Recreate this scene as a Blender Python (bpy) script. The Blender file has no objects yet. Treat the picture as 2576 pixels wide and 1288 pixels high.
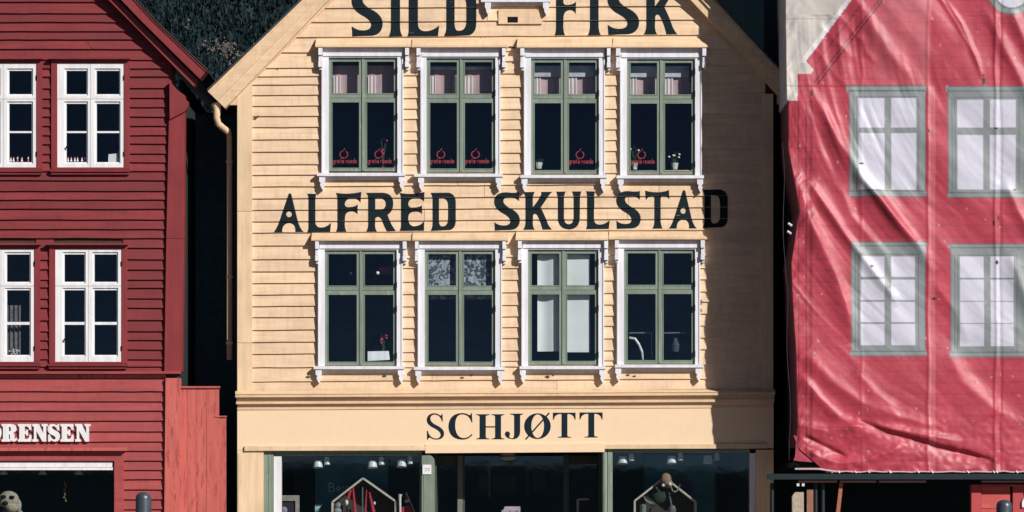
import bpy, math, random
import numpy as np
from mathutils import Vector
from mathutils.geometry import delaunay_2d_cdt
random.seed(7); rng = np.random.default_rng(7)
SC = bpy.context.scene; COL = SC.collection

# ---------------------------------------------------------------- camera, sky, sun, exposure
CAMY, CAMZ, SCL = -45.0, 1.2, 165.0
cd = bpy.data.cameras.new('camera'); cam = bpy.data.objects.new('camera', cd); COL.objects.link(cam)
cam.location = (0, CAMY, CAMZ); cam.rotation_euler = (math.pi/2, 0, 0)
WID = 2576/SCL
cd.sensor_width = 36; cd.lens = 36*45/WID; cd.shift_y = (1.3+644/SCL-CAMZ)/WID
cd.clip_start = .5; cd.clip_end = 3000
SC.camera = cam
SUN = Vector((.93, -1, .79)).normalized()
w = bpy.data.worlds.new('World'); SC.world = w; w.use_nodes = True
nt = w.node_tree; bg = nt.nodes['Background']
sk = nt.nodes.new('ShaderNodeTexSky'); sk.sky_type = 'NISHITA'; sk.sun_disc = False; sk.air_density = .3; sk.dust_density = .1
sk.sun_elevation = math.asin(SUN.z); sk.sun_rotation = math.atan2(SUN.x, SUN.y)
nt.links.new(sk.outputs[0], bg.inputs[0]); bg.inputs[1].default_value = .05
sl = bpy.data.lights.new('sun', 'SUN'); sl.energy = 5.0; sl.angle = math.radians(.53); sl.color = (1, .95, .885)
so = bpy.data.objects.new('sun', sl); COL.objects.link(so)
so.rotation_euler = SUN.to_track_quat('Z', 'Y').to_euler()
vs = SC.view_settings; vs.view_transform = 'Standard'; vs.look = 'None'; vs.exposure = 0.07; vs.gamma = 1; vs.use_curve_mapping = False

# ---------------------------------------------------------------- helpers
def W(u, v, y=0.0):
    """world point at depth y that stands where (u, v) of the 2576-px wide survey grid falls"""
    k = (y-CAMY)/45.0
    return ((u-1288)/SCL*k, y, CAMZ+((1.3+(1288-v)/SCL)-CAMZ)*k)

class MB:
    def __init__(s): s.v = []; s.f = []
    def add(s, vs_, fs):
        n = len(s.v); s.v += [tuple(p) for p in vs_]; s.f += [tuple(i+n for i in f) for f in fs]
    def hexa(s, p):  # p: 4 front (TL,TR,BR,BL) + 4 back
        s.add(p, [(0,3,2,1), (4,5,6,7), (0,1,5,4), (1,2,6,5), (2,3,7,6), (3,0,4,7)])
    def box(s, x0, x1, y0, y1, z0, z1):
        s.hexa([(x0,y0,z1), (x1,y0,z1), (x1,y0,z0), (x0,y0,z0), (x0,y1,z1), (x1,y1,z1), (x1,y1,z0), (x0,y1,z0)])
    def px(s, u0, v0, u1, v1, yf, yb):
        a = W(u0, v0, yf); b = W(u1, v1, yf); s.box(a[0], b[0], yf, yb, b[2], a[2])
    def prism(s, pts, yf, yb, yfs=None):
        n = len(pts); fr = [W(u, v, (yfs[i] if yfs else yf)) for i, (u, v) in enumerate(pts)]
        bk = [(p[0], yb, p[2]) for p in fr]
        s.add(fr+bk, [tuple(range(n))[::-1], tuple(range(n, 2*n))]+[(i, (i+1) % n, n+(i+1) % n, n+i) for i in range(n)])
    def tube(s, pts, r, n=10, cap=True):
        pts = [Vector(p) for p in pts]; rs = r if isinstance(r, (list, tuple)) else [r]*len(pts)
        base = len(s.v)
        for i, p in enumerate(pts):
            d = (pts[min(i+1, len(pts)-1)]-pts[max(i-1, 0)]).normalized()
            a = Vector((0,1,0)) if abs(d.y) < .9 else Vector((1,0,0))
            e1 = d.cross(a).normalized(); e2 = d.cross(e1)
            for k in range(n):
                t = 2*math.pi*k/n; s.v.append(tuple(p+(e1*math.cos(t)+e2*math.sin(t))*rs[i]))
        for i in range(len(pts)-1):
            for k in range(n):
                s.f.append((base+i*n+k, base+i*n+(k+1) % n, base+(i+1)*n+(k+1) % n, base+(i+1)*n+k))
        if cap:
            s.f.append(tuple(base+k for k in range(n))); s.f.append(tuple(base+(len(pts)-1)*n+k for k in range(n))[::-1])
    def ball(s, c, r, n=10, m=7):
        rx, ry, rz = r if isinstance(r, tuple) else (r, r, r)
        base = len(s.v)
        for i in range(m+1):
            th = math.pi*i/m
            for k in range(n):
                ph = 2*math.pi*k/n
                s.v.append((c[0]+rx*math.sin(th)*math.cos(ph), c[1]+ry*math.sin(th)*math.sin(ph), c[2]+rz*math.cos(th)))
        for i in range(m):
            for k in range(n):
                s.f.append((base+i*n+k, base+(i+1)*n+k, base+(i+1)*n+(k+1) % n, base+i*n+(k+1) % n))
    def holes(s, r, hs, yf, yb):
        """rect r minus hole rects, in survey px, as boxes"""
        us = sorted({r[0], r[2]} | {q for h in hs for q in (h[0], h[2]) if r[0] < q < r[2]})
        vs_ = sorted({r[1], r[3]} | {q for h in hs for q in (h[1], h[3]) if r[1] < q < r[3]})
        for j in range(len(vs_)-1):
            run = None
            for i in range(len(us)-1):
                cu, cv = (us[i]+us[i+1])/2, (vs_[j]+vs_[j+1])/2
                inh = any(h[0] < cu < h[2] and h[1] < cv < h[3] for h in hs)
                if not inh:
                    if run is None: run = us[i]
                if run is not None and (inh or i == len(us)-2):
                    s.px(run, vs_[j], us[i] if inh else us[i+1], vs_[j+1], yf, yb); run = None
    def build(s, name, mat, parent=None, smooth=False, label=None):
        me = bpy.data.meshes.new(name); me.from_pydata(s.v, [], s.f); me.update()
        if mat: me.materials.append(mat)
        if smooth: me.shade_smooth()
        o = bpy.data.objects.new(name, me); COL.objects.link(o)
        if parent is not None:
            o.parent = parent
            if parent.type == 'EMPTY': o.location = -Vector(parent.location)
        if label: o['label'] = label
        return o

def thing(name, loc, label, cat, group=None):
    o = bpy.data.objects.new(name, None); COL.objects.link(o); o.location = loc; o.empty_display_size = .2
    o['label'] = label; o['category'] = cat
    if group: o['group'] = group
    return o
def tag(o, label, cat, group=None):
    o['label'] = label; o['category'] = cat
    if group: o['group'] = group
    return o

# ---------------------------------------------------------------- materials
def nodes(name):
    m = bpy.data.materials.new(name); m.use_nodes = True
    return m, m.node_tree.nodes, m.node_tree.links, m.node_tree.nodes['Principled BSDF']
def N(ns, t, **k):
    n = ns.new(t)
    for a, b in k.items():
        if a[0] == 'i' and a[1:].isdigit(): n.inputs[int(a[1:])].default_value = b
        else: setattr(n, a, b)
    return n
def mixc(ns, ln, fac, a, b, mode='MIX'):
    m = ns.new('ShaderNodeMix'); m.data_type = 'RGBA'; m.blend_type = mode
    for s_, v_ in ((0, fac), (6, a), (7, b)):
        if hasattr(v_, 'is_linked'): ln.new(v_, m.inputs[s_])
        else: m.inputs[s_].default_value = v_ if s_ == 0 else (*v_, 1) if len(v_) == 3 else v_
    return m.outputs[2]
def ramp(ns, ln, src, a, b):
    m = ns.new('ShaderNodeMapRange'); ln.new(src, m.inputs[0]); m.inputs[1].default_value = a; m.inputs[2].default_value = b
    return m.outputs[0]
def paint(name, col, wear=None, wearlo=.62, wearhi=.72, var=.12, rough=.55, grain='x', bump=.25, stain=.25, wscale=6, mott=.72, dark=(.25,.22,.2), spec=.4):
    """painted timber: tone changes from board to board, grain, stains, worn flecks"""
    m, ns, ln, p = nodes(name)
    tc = N(ns, 'ShaderNodeTexCoord'); oi = N(ns, 'ShaderNodeObjectInfo')
    def noise(sc, scale, det=4, rough_=.6):
        mp = N(ns, 'ShaderNodeMapping'); ln.new(tc.outputs['Object'], mp.inputs[0]); mp.inputs[3].default_value = sc
        ad = N(ns, 'ShaderNodeVectorMath', operation='ADD'); cb = N(ns, 'ShaderNodeCombineXYZ')
        mu = N(ns, 'ShaderNodeMath', operation='MULTIPLY', i1=37.0); ln.new(oi.outputs['Random'], mu.inputs[0]); ln.new(mu.outputs[0], cb.inputs[0])
        ln.new(mp.outputs[0], ad.inputs[0]); ln.new(cb.outputs[0], ad.inputs[1])
        n = N(ns, 'ShaderNodeTexNoise'); ln.new(ad.outputs[0], n.inputs['Vector'])
        n.inputs['Scale'].default_value = scale; n.inputs['Detail'].default_value = det; n.inputs['Roughness'].default_value = rough_
        return n.outputs[0]
    sc = {'x': (.12, 1, 1.6), 'z': (1.6, 1, .12), 'o': (1, 1, 1)}[grain]
    c = mixc(ns, ln, ramp(ns, ln, oi.outputs['Random'], 0, 1), tuple(q*(1-var) for q in col), tuple(min(.95, q*(1+var)) for q in col))
    c = mixc(ns, ln, ramp(ns, ln, noise(sc, 9, 6, .7), .35, .8), c, tuple(q*mott for q in col))
    st = mixc(ns, ln, ramp(ns, ln, noise((1,1,1), 1.7, 5), .45, .8), (1,1,1), tuple(1-stain*(1-q) for q in dark))
    c = mixc(ns, ln, 1.0, c, st, 'MULTIPLY')
    if grain == 'x':
        c = mixc(ns, ln, 1.0, c, mixc(ns, ln, ramp(ns, ln, noise((2.2, 1, .35), 6, 5, .7), .48, .75), (1,1,1), (.84,.80,.76)), 'MULTIPLY')
    if wear:
        wsc = {'x': (.25, 1, 1.5), 'z': (1.5, 1, .2), 'o': (1, 1, 1)}[grain]
        c = mixc(ns, ln, ramp(ns, ln, noise(wsc, wscale, 8, .75), wearlo, wearhi), c, wear)
    ln.new(c, p.inputs['Base Color']); p.inputs['Roughness'].default_value = rough; p.inputs['Specular IOR Level'].default_value = spec
    bp = N(ns, 'ShaderNodeBump'); bp.inputs['Strength'].default_value = bump; bp.inputs['Distance'].default_value = .004
    ln.new(noise({'x': (.15, 1, 3), 'z': (3, 1, .15), 'o': (1, 1, 1)}[grain], 30, 4), bp.inputs['Height']); ln.new(bp.outputs[0], p.inputs['Normal'])
    return m
def plain(name, col, rough=.6, metal=0.0, var=.25, scale=12, bump=.0):
    m, ns, ln, p = nodes(name)
    tc = N(ns, 'ShaderNodeTexCoord'); n = N(ns, 'ShaderNodeTexNoise'); ln.new(tc.outputs['Object'], n.inputs['Vector'])
    n.inputs['Scale'].default_value = scale; n.inputs['Detail'].default_value = 5
    c = mixc(ns, ln, ramp(ns, ln, n.outputs[0], .3, .7), tuple(q*(1-var) for q in col), tuple(min(.95, q*(1+var*.5)) for q in col))
    ln.new(c, p.inputs['Base Color']); p.inputs['Roughness'].default_value = rough; p.inputs['Metallic'].default_value = metal
    if max(col) < .019: p.inputs['Specular IOR Level'].default_value = .08
    if bump:
        b = N(ns, 'ShaderNodeBump'); b.inputs['Strength'].default_value = bump; b.inputs['Distance'].default_value = .01
        ln.new(n.outputs[0], b.inputs['Height']); ln.new(b.outputs[0], p.inputs['Normal'])
    return m
def glassmat(name, refl=.05, tint=(.88,.92,.93), wav=.18):
    m, ns, ln, p = nodes(name); ns.remove(p); out = ns['Material Output']
    tr = N(ns, 'ShaderNodeBsdfTransparent'); tr.inputs[0].default_value = (*tint, 1)
    gl = N(ns, 'ShaderNodeBsdfGlossy'); gl.inputs['Roughness'].default_value = .02; gl.inputs[0].default_value = (.70,.88,1,1)
    lw = N(ns, 'ShaderNodeLayerWeight', i0=.5); pw = N(ns, 'ShaderNodeMath', operation='POWER', i1=5.0); ln.new(lw.outputs['Facing'], pw.inputs[0])
    fr = N(ns, 'ShaderNodeMath', operation='MULTIPLY_ADD', i1=.6, i2=refl); ln.new(pw.outputs[0], fr.inputs[0])
    tc = N(ns, 'ShaderNodeTexCoord'); n = N(ns, 'ShaderNodeTexNoise'); ln.new(tc.outputs['Object'], n.inputs['Vector']); n.inputs['Scale'].default_value = 3.5
    b = N(ns, 'ShaderNodeBump'); b.inputs['Strength'].default_value = wav; b.inputs['Distance'].default_value = .01
    ln.new(n.outputs[0], b.inputs['Height']); ln.new(b.outputs[0], gl.inputs['Normal'])
    mx = N(ns, 'ShaderNodeMixShader'); ln.new(fr.outputs[0], mx.inputs[0]); ln.new(tr.outputs[0], mx.inputs[1]); ln.new(gl.outputs[0], mx.inputs[2])
    ln.new(mx.outputs[0], out.inputs[0]); return m

YEL = paint('yellow_paint', (.81, .595, .40), wear=(.42,.30,.19), wearlo=.68, wearhi=.76, var=.07, stain=.24, wscale=5)
YTRIM = paint('yellow_trim', (.81, .59, .385), wear=(.40,.27,.15), wearlo=.69, wearhi=.75, var=.04, stain=.22, wscale=7)
YTRIMZ = paint('yellow_board', (.81, .60, .39), wear=(.50,.42,.33), wearlo=.66, wearhi=.74, var=.03, stain=.3, grain='z', wscale=4)
YFLAT = paint('yellow_fascia', (.82, .62, .42), var=.02, stain=.04, mott=.94, grain='o', bump=.1)
RED = paint('red_paint', (.225, .029, .034), wear=(.13,.026,.030), wearlo=.50, wearhi=.68, var=.19, stain=.35, wscale=4)
REDZ = paint('red_board', (.25, .034, .039), wear=(.16,.03,.035), wearlo=.55, wearhi=.75, var=.08, stain=.3, grain='z', wscale=5)
REDF = paint('faded_red_paint', (.37, .068, .07), wear=(.27,.05,.055), wearlo=.5, wearhi=.7, var=.12, stain=.25, wscale=4)
REDFZ = paint('faded_red_board', (.56, .13, .11), wear=(.34,.062,.062), wearlo=.53, wearhi=.60, var=.06, stain=.2, grain='z', wscale=13)
WHITE = paint('white_paint', (.80, .80, .86), wear=(.5,.5,.53), wearlo=.70, wearhi=.78, var=.03, stain=.12, grain='z', rough=.45, bump=.1)
WHITE2 = paint('bright_white_paint', (.84, .84, .87), wear=(.55,.55,.56), wearlo=.64, wearhi=.78, var=.02, stain=.14, grain='z', rough=.4, bump=.05)
GREEN = paint('green_paint', (.225, .285, .23), wear=(.34,.38,.32), wearlo=.60, wearhi=.68, var=.06, stain=.35, grain='z', wscale=9, rough=.45)
INK = paint('black_letter_paint', (.007, .017, .023), wear=(.30,.28,.24), wearlo=.66, wearhi=.74, var=.1, stain=.1, wscale=14, rough=.8, spec=.15)
INK2 = paint('shop_letter_paint', (.008, .02, .032), var=.1, stain=.1, rough=.8, spec=.15)
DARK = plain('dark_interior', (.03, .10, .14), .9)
NAVY = plain('shade_navy', (.010, .030, .044), .85)  # navy base colour stands in for shade in gaps and recesses
SLATE = plain('slate_roof', (.03, .036, .045), .7, bump=.4)
BACKING = plain('backing_timber', (.05, .03, .02), .9)
GLASS = glassmat('window_glass'); GLASS2 = glassmat('shop_glass', wav=0.03, refl=.035)
IRON = plain('black_iron', (.01, .012, .015), .5)
STEEL = plain('bollard_steel', (.07, .085, .11), .38, .3)
LAMPM = plain('lamp_enamel', (.7, .7, .72), .4)

# ---------------------------------------------------------------- lettering
def path(d):
    out = []; t = d.replace('Z', ' ').split(); i = 0; cmd = None; cur = (0, 0)
    toks = []
    for q in t:
        if q[0] in 'MLQ' and len(q) > 1: toks += [q[0], q[1:]]
        else: toks.append(q)
    while i < len(toks):
        if toks[i] in 'MLQ': cmd = toks[i]; i += 1
        if cmd in 'ML':
            cur = (float(toks[i]), float(toks[i+1])); i += 2; out.append(cur)
        else:
            c = (float(toks[i]), float(toks[i+1])); e = (float(toks[i+2]), float(toks[i+3])); i += 4
            for k in range(1, 7):
                s_ = k/6; out.append(tuple((1-s_)**2*cur[j]+2*s_*(1-s_)*c[j]+s_*s_*e[j] for j in (0, 1)))
            cur = e
    return out
def ell(cx, cy, rx, ry, n=28): return [(cx+rx*math.cos(2*math.pi*k/n), cy+ry*math.sin(2*math.pi*k/n)) for k in range(n)]
FA = {
 'L': [(1, 'M0 0 L40 1 Q34 6 34 20 L34 72 Q34 86 52 88 Q78 90 100 76 L96 100 L0 100 Q5 94 5 85 L5 15 Q5 6 0 0')],
 'I': [(1, 'M4 0 L96 0 Q82 8 82 22 L82 78 Q82 92 100 100 L0 100 Q18 92 18 78 L18 22 Q18 8 4 0')],
 'F': [(1, 'M0 0 Q50 6 100 -2 L97 26 Q85 14 65 15 Q36 15 35 30 Q36 38 52 37 Q75 37 86 30 L85 56 Q75 47 60 48 Q38 49 36 62 L35 82 Q36 94 42 100 L0 100 Q6 94 6 82 L6 18 Q6 8 0 0')],
 'R': [(1, 'M0 0 L55 0 Q93 2 91 30 Q90 50 72 57 Q82 82 100 99 L70 100 Q58 84 54 72 Q44 56 31 66 L30 84 Q31 94 36 100 L0 100 Q7 92 7 80 L7 16 Q7 6 0 0'), (0, 'M31 15 L48 15 Q66 17 66 29 Q66 42 50 43 L31 43')],
 'E': [(1, 'M0 0 Q50 7 100 -2 L98 24 Q88 14 65 15 Q36 15 35 30 Q37 40 52 39 Q80 39 90 33 L90 56 Q78 48 60 50 Q36 50 35 66 Q36 86 56 88 Q84 88 99 74 L98 100 L0 100 Q6 94 6 82 L6 18 Q6 8 0 0')],
 'D': [(1, 'M0 0 L70 0 Q100 4 98 30 L98 72 Q98 94 76 98 L0 100 Q8 92 8 80 L8 18 Q8 8 0 0'), (0, 'M33 15 L48 15 Q68 17 68 34 L68 68 Q68 86 50 88 L42 88 Q33 86 33 72')],
 'A': [(1, 'M50 0 L58 0 Q70 40 82 76 Q90 94 100 100 L72 100 Q74 84 62 79 Q50 74 38 80 Q27 86 28 100 L0 100 Q12 88 22 64'), (0, ell(51, 54, 9.5, 7.5, 16))],
 'S': [(1, 'M96 1 L97 24 Q80 13 55 14 Q36 15 36 24 Q36 32 60 42 Q100 54 100 74 Q98 100 55 99 Q30 99 3 100 L1 78 Q18 88 42 87 Q62 86 63 76 Q62 66 38 57 Q0 44 0 24 Q2 0 50 1 Q75 4 96 1')],
 'K': [(1, 'M0 0 L40 0 Q33 8 33 20 L33 40 Q50 26 62 6 Q62 2 60 0 L100 0 Q90 6 82 16 L60 42 Q74 62 84 84 Q90 94 98 100 L66 100 Q60 80 48 62 Q40 54 34 62 L33 82 Q33 94 40 100 L0 100 Q8 92 8 80 L8 18 Q8 8 0 0')],
 'U': [(1, 'M0 0 L38 0 Q31 8 31 20 L31 68 Q32 86 50 86 Q68 86 69 68 L69 20 Q69 8 62 0 L100 0 Q94 8 94 20 L93 72 Q90 100 50 100 Q10 98 7 72 L7 20 Q6 8 0 0')],
 'T': [(1, 'M0 0 Q20 5 50 5 Q80 5 98 -1 L100 24 Q90 14 68 15 Q64 16 64 28 L64 80 Q65 92 72 100 L30 100 Q38 92 38 80 L38 26 Q38 15 32 15 Q12 14 3 26')],
}
FB = {
 'S': [(1, 'M91 2 L92 32 L87 30 Q78 6 46 5 Q22 6 22 22 Q24 34 54 44 Q100 58 100 76 Q98 98 60 99 Q36 99 22 92 Q12 90 8 99 L3 99 L2 66 L7 66 Q18 94 54 95 Q80 94 80 80 Q78 68 46 57 Q0 44 1 24 Q4 2 42 0 Q62 0 76 8 Q84 10 88 2')],
 'C': [(1, 'M97 0 L99 36 L95 34 Q86 5 56 5 Q28 6 28 48 Q30 92 62 94 Q82 94 96 78 L99 82 Q84 100 56 100 Q4 98 0 52 Q2 2 54 0 Q74 0 86 8 Q92 8 94 0')],
 'H': [(1, 'M0 0 L47 0 L47 3 Q34 4 34 10 L34 90 Q34 97 47 97 L47 100 L0 100 L0 97 Q12 97 12 90 L12 10 Q12 4 0 3'),
       (1, 'M54 0 L100 0 L100 3 Q88 4 88 10 L88 90 Q88 97 100 97 L100 100 L54 100 L54 97 Q67 97 67 90 L67 10 Q67 4 54 3'), (1, 'M30 48 L70 48 L70 53 L30 53')],
 'J': [(1, 'M29 0 L100 0 L100 3 Q84 4 84 10 L84 70 Q82 98 46 100 Q4 98 0 80 Q2 69 14 69 Q28 70 28 80 Q27 86 24 90 Q30 97 42 96 Q51 94 51 80 L51 10 Q50 4 29 3')],
 'O': [(1, ell(50, 50, 50, 47)), (0, ell(51, 50, 24, 43)), (1, 'M3 97 L8 100 L97 3 L92 0')],
 'T': [(1, 'M0 0 L100 0 L100 28 L96 28 Q92 6 66 5 L64 10 L64 92 Q66 97 80 97 L80 100 L22 100 L22 97 Q38 97 38 92 L38 8 L36 5 Q8 6 4 28 L0 28')],
}
FC = {
 'R': [(1, 'M0 0 L60 0 Q96 2 95 28 Q94 46 74 50 Q84 56 82 76 Q82 88 88 82 L100 78 Q100 100 78 100 Q54 98 54 80 Q56 58 46 56 L46 86 L56 87 L56 100 L0 100 L0 87 L9 86 L9 14 L0 13'), (0, 'M46 15 L46 43 Q60 43 60 29 Q60 15 46 15')],
 'E': [(1, 'M0 0 L98 0 L98 34 L84 34 Q80 14 60 14 L50 14 L50 42 Q60 42 62 32 L74 32 L74 66 L62 66 Q60 56 50 56 L50 86 L62 86 Q82 84 86 62 L100 62 L98 100 L0 100 L0 87 L10 86 L10 14 L0 13')],
 'N': [(1, 'M0 0 L42 0 L72 56 L72 14 L62 13 L62 0 L100 0 L100 13 L90 14 L90 100 L66 100 L26 38 L26 86 L36 87 L36 100 L0 100 L0 87 L10 86 L10 14 L0 13')],
 'S': [(1, 'M84 0 L94 0 L94 36 L80 36 Q70 12 46 12 Q34 13 36 22 Q40 30 62 36 Q100 46 100 68 Q98 100 60 100 Q44 100 32 92 L22 100 L6 100 L6 60 L20 60 Q32 88 54 88 Q68 86 66 78 Q62 68 38 62 Q2 52 2 28 Q6 0 42 0 Q60 0 74 8')],
 'O': [(1, ell(50, 50, 50, 52)), (0, ell(50, 50, 15, 34)), (1, 'M14 104 L26 104 L86 -4 L74 -4')],
}
def seg(p, q, t):
    dx, dy = q[0]-p[0], q[1]-p[1]; l = math.hypot(dx, dy) or 1; nx, ny = -dy/l*t/2, dx/l*t/2; ex, ey = dx/l*t*.3, dy/l*t*.3
    return [(p[0]+nx-ex, p[1]+ny-ey), (q[0]+nx+ex, q[1]+ny+ey), (q[0]-nx+ex, q[1]-ny+ey), (p[0]-nx-ex, p[1]-ny-ey)]
def arc(cx, cy, r, a0, a1, t, n=10, rx=None):
    rx = rx or r; P_ = [(cx+rx*math.cos(math.radians(a0+(a1-a0)*k/n)), cy+r*math.sin(math.radians(a0+(a1-a0)*k/n))) for k in range(n+1)]
    return [(1, seg(P_[k], P_[k+1], t)) for k in range(n)]
def sans(c, t=14):
    """small plain lettering, y 0 top of x-height .. 100 baseline"""
    if c == 'o': return arc(50, 50, 43, 0, 360, t, 14)
    if c == 'e': return arc(50, 50, 43, 40, 360, t, 12)+[(1, seg((8, 52), (92, 52), t))]
    if c == 'r': return [(1, seg((20, 5), (20, 98), t))]+arc(58, 52, 42, 180, 300, t, 6)
    if c == 't': return [(1, seg((40, -45), (40, 90), t)), (1, seg((10, 5), (80, 5), t)), (1, seg((40, 92), (75, 92), t))]
    if c == 'd': return arc(46, 50, 42, 0, 360, t, 14)+[(1, seg((90, -60), (90, 98), t))]
    if c == 'g': return arc(46, 50, 42, 0, 360, t, 14)+[(1, seg((90, 5), (90, 110), t))]+arc(48, 108, 40, 0, 150, t, 7)
    if c == 'B': return [(1, seg((12, -55), (12, 98), t)), (1, seg((12, -50), (50, -50), t)), (1, seg((12, 15), (55, 15), t)), (1, seg((12, 93), (55, 93), t))]+arc(52, -17, 33, -90, 90, t, 8)+arc(55, 54, 39, -90, 90, t, 8)
    if c == '2': return arc(50, -10, 40, 190, 380, t, 8)+[(1, seg((86, 5), (12, 92), t)), (1, seg((12, 94), (92, 94), t))]
    if c == '0': return arc(50, 20, 74, 0, 360, t, 16, rx=40)
    if c == 'S': return arc(50, -14, 36, -20, -250, t, 9)+arc(50, 58, 36, 250, 20, t, 3)+arc(50, 58, 36, -70, 150, t, 9)
    if c == 'i': return [(1, seg((50, 5), (50, 98), t)), (1, seg((50, -32), (50, -20), t))]
    if c == 'n': return [(1, seg((15, 5), (15, 98), t)), (1, seg((85, 50), (85, 98), t))]+arc(50, 45, 35, 180, 360, t, 8)
    return []
def glyph_tris(shapes, u0, v0, u1, v1, tilt=0.0):
    polys = [(sg, path(d) if isinstance(d, str) else list(d)) for sg, d in shapes]
    for _, p in polys:
        if math.dist(p[0], p[-1]) < 1e-3: p.pop()
        if sum(p[i][0]*p[(i+1) % len(p)][1]-p[(i+1) % len(p)][0]*p[i][1] for i in range(len(p))) < 0: p.reverse()
    vs_, fs = [], []
    for sg, p in polys:
        fs.append(list(range(len(vs_), len(vs_)+len(p)))); vs_ += [Vector(q) for q in p]
    ov, oe, of, _, _, ofs = delaunay_2d_cdt(vs_, [], fs, 1, 1e-4)
    def mp(q): return (u0+(u1-u0)*q[0]/100, v0+(v1-v0)*q[1]/100+tilt*(q[0]/100))
    out = []
    for f, src in zip(of, ofs):
        on = False
        for i, (sg, _) in enumerate(polys):
            if i in src: on = bool(sg)
        if on: out.append([mp(ov[i]) for i in f])
    return out
def clip(poly, a, b, c):  # keep a*u+b*v+c >= 0
    out = []
    for i in range(len(poly)):
        p, q = poly[i], poly[(i+1) % len(poly)]
        dp, dq = a*p[0]+b*p[1]+c, a*q[0]+b*q[1]+c
        if dp >= 0: out.append(p)
        if dp*dq < 0: t = dp/(dp-dq); out.append((p[0]+(q[0]-p[0])*t, p[1]+(q[1]-p[1])*t))
    return out
def flat_letter(name, shapes, box, y, mat, parent, tilt=0.0, thick=0.0, label=None):
    mb = MB(); ed = {}
    for t in glyph_tris(shapes, *box, tilt):
        P_ = [W(u, v, y) for u, v in t]
        a = Vector(P_[1])-Vector(P_[0]); b = Vector(P_[2])-Vector(P_[0])
        if a.cross(b).y > 0: P_.reverse()
        mb.add(P_, [(0, 1, 2)])
        if thick:
            for i in range(3):
                k0 = tuple(round(q, 5) for q in P_[i]); k1 = tuple(round(q, 5) for q in P_[(i+1) % 3])
                if (k1, k0) in ed: ed.pop((k1, k0))
                else: ed[(k0, k1)] = 1
    for (a, b) in ed:
        mb.add([a, b, (b[0], y+thick, b[2]), (a[0], y+thick, a[2])], [(3, 2, 1, 0)])
    return mb.build(name, mat, parent, label=label)

# ---------------------------------------------------------------- clapboards
TOPY, BOTY = -.008, -.035
def plank(parent, mat, cTL, cTR, cBR, cBL, name='plank', wob=.6, lap=5):
    BOTY = -.035 if mat is YEL else -.043
    """one clapboard between four survey points; its top runs up under the board above"""
    n = max(1, int(abs(cTR[0]-cTL[0])/45)); mb = MB(); V = []
    for i in range(n+1):
        t = i/n
        ut = cTL[0]+(cTR[0]-cTL[0])*t; vt = cTL[1]+(cTR[1]-cTL[1])*t
        ub = cBL[0]+(cBR[0]-cBL[0])*t; vb = cBL[1]+(cBR[1]-cBL[1])*t+random.uniform(-wob, wob)
        k = lap/max(8, vb-vt)
        V += [W(ut, vt-lap, TOPY+(TOPY-BOTY)*k), W(ub, vb, BOTY)]
        a, b = V[-2], V[-1]
        V += [(a[0], .004, a[2]), (b[0], .004, b[2])]
    F = []
    for i in range(n):
        o = i*4; q = o+4
        F += [(o, o+1, q+1, q), (o+1, o+3, q+3, q+1), (o+2, q+2, q+3, o+3), (o, q, q+2, o+2)]
    F += [(0, 2, 3, 1), (n*4, n*4+1, n*4+3, n*4+2)]
    mb.add(V, F); return mb.build(name, mat, parent)
ROWS = []   # yellow rows for the lettering: (vt, vb) at left
SL = -8/1280
def yl(v, u): return v+SL*(u-635)
def zone(parent, mat, lines, uL, uR, sl=None, joints=0, store=False):
    for vt, vb in zip(lines[:-1], lines[1:]):
        f = sl or yl
        lt = uL(vt) if callable(uL) else uL; lb = uL(vb) if callable(uL) else uL
        rt = uR(vt) if callable(uR) else uR; rb = uR(vb) if callable(uR) else uR
        cuts = [0, 1]
        if joints and rt-lt > 400:
            for _ in range(joints):
                if random.random() < .75: cuts.append(random.uniform(.12, .88))
            cuts.sort()
        for a, b in zip(cuts[:-1], cuts[1:]):
            if (b-a)*(rb-lb) < 25: continue
            g = .5/(rt-lt+1)
            A = lt+(rt-lt)*(a+(g if a else 0)); B = lt+(rt-lt)*(b-(g if b < 1 else 0))
            C_ = lb+(rb-lb)*(a+(g if a else 0)); D_ = lb+(rb-lb)*(b-(g if b < 1 else 0))
            plank(parent, mat, (A, f(vt, A)), (B, f(vt, B)), (D_, f(vb, D_)), (C_, f(vb, C_)))
        if store: ROWS.append((vt, vb))
def painted_letter(shapes, box, parent, tilt=0.0):
    """paint lying on the clapboards: cut at every lap and laid on each board's slope"""
    mb = MB()
    for t in glyph_tris(shapes, *box, tilt):
        lo = min(p[1] for p in t); hi = max(p[1] for p in t)
        for vt, vb in ROWS:
            if vb < lo-10 or vt > hi+20: continue
            p = clip(t, -SL, 1, SL*635-vt-.3)
            if len(p) > 2: p = clip(p, SL, -1, vb-SL*635-.2)
            if len(p) < 3: continue
            P_ = []
            for u, v in p:
                f = (v-yl(vt, u))/(vb-vt); P_.append(W(u, v, TOPY+(BOTY-TOPY)*f-.0035))
            a = Vector(P_[1])-Vector(P_[0]); b = Vector(P_[2])-Vector(P_[0])
            if a.cross(b).length < 1e-9: continue
            if a.cross(b).y > 0: P_.reverse()
            mb.add(P_, [tuple(range(len(P_)))])
    return mb.build('painted_letter', INK, parent)

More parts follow.
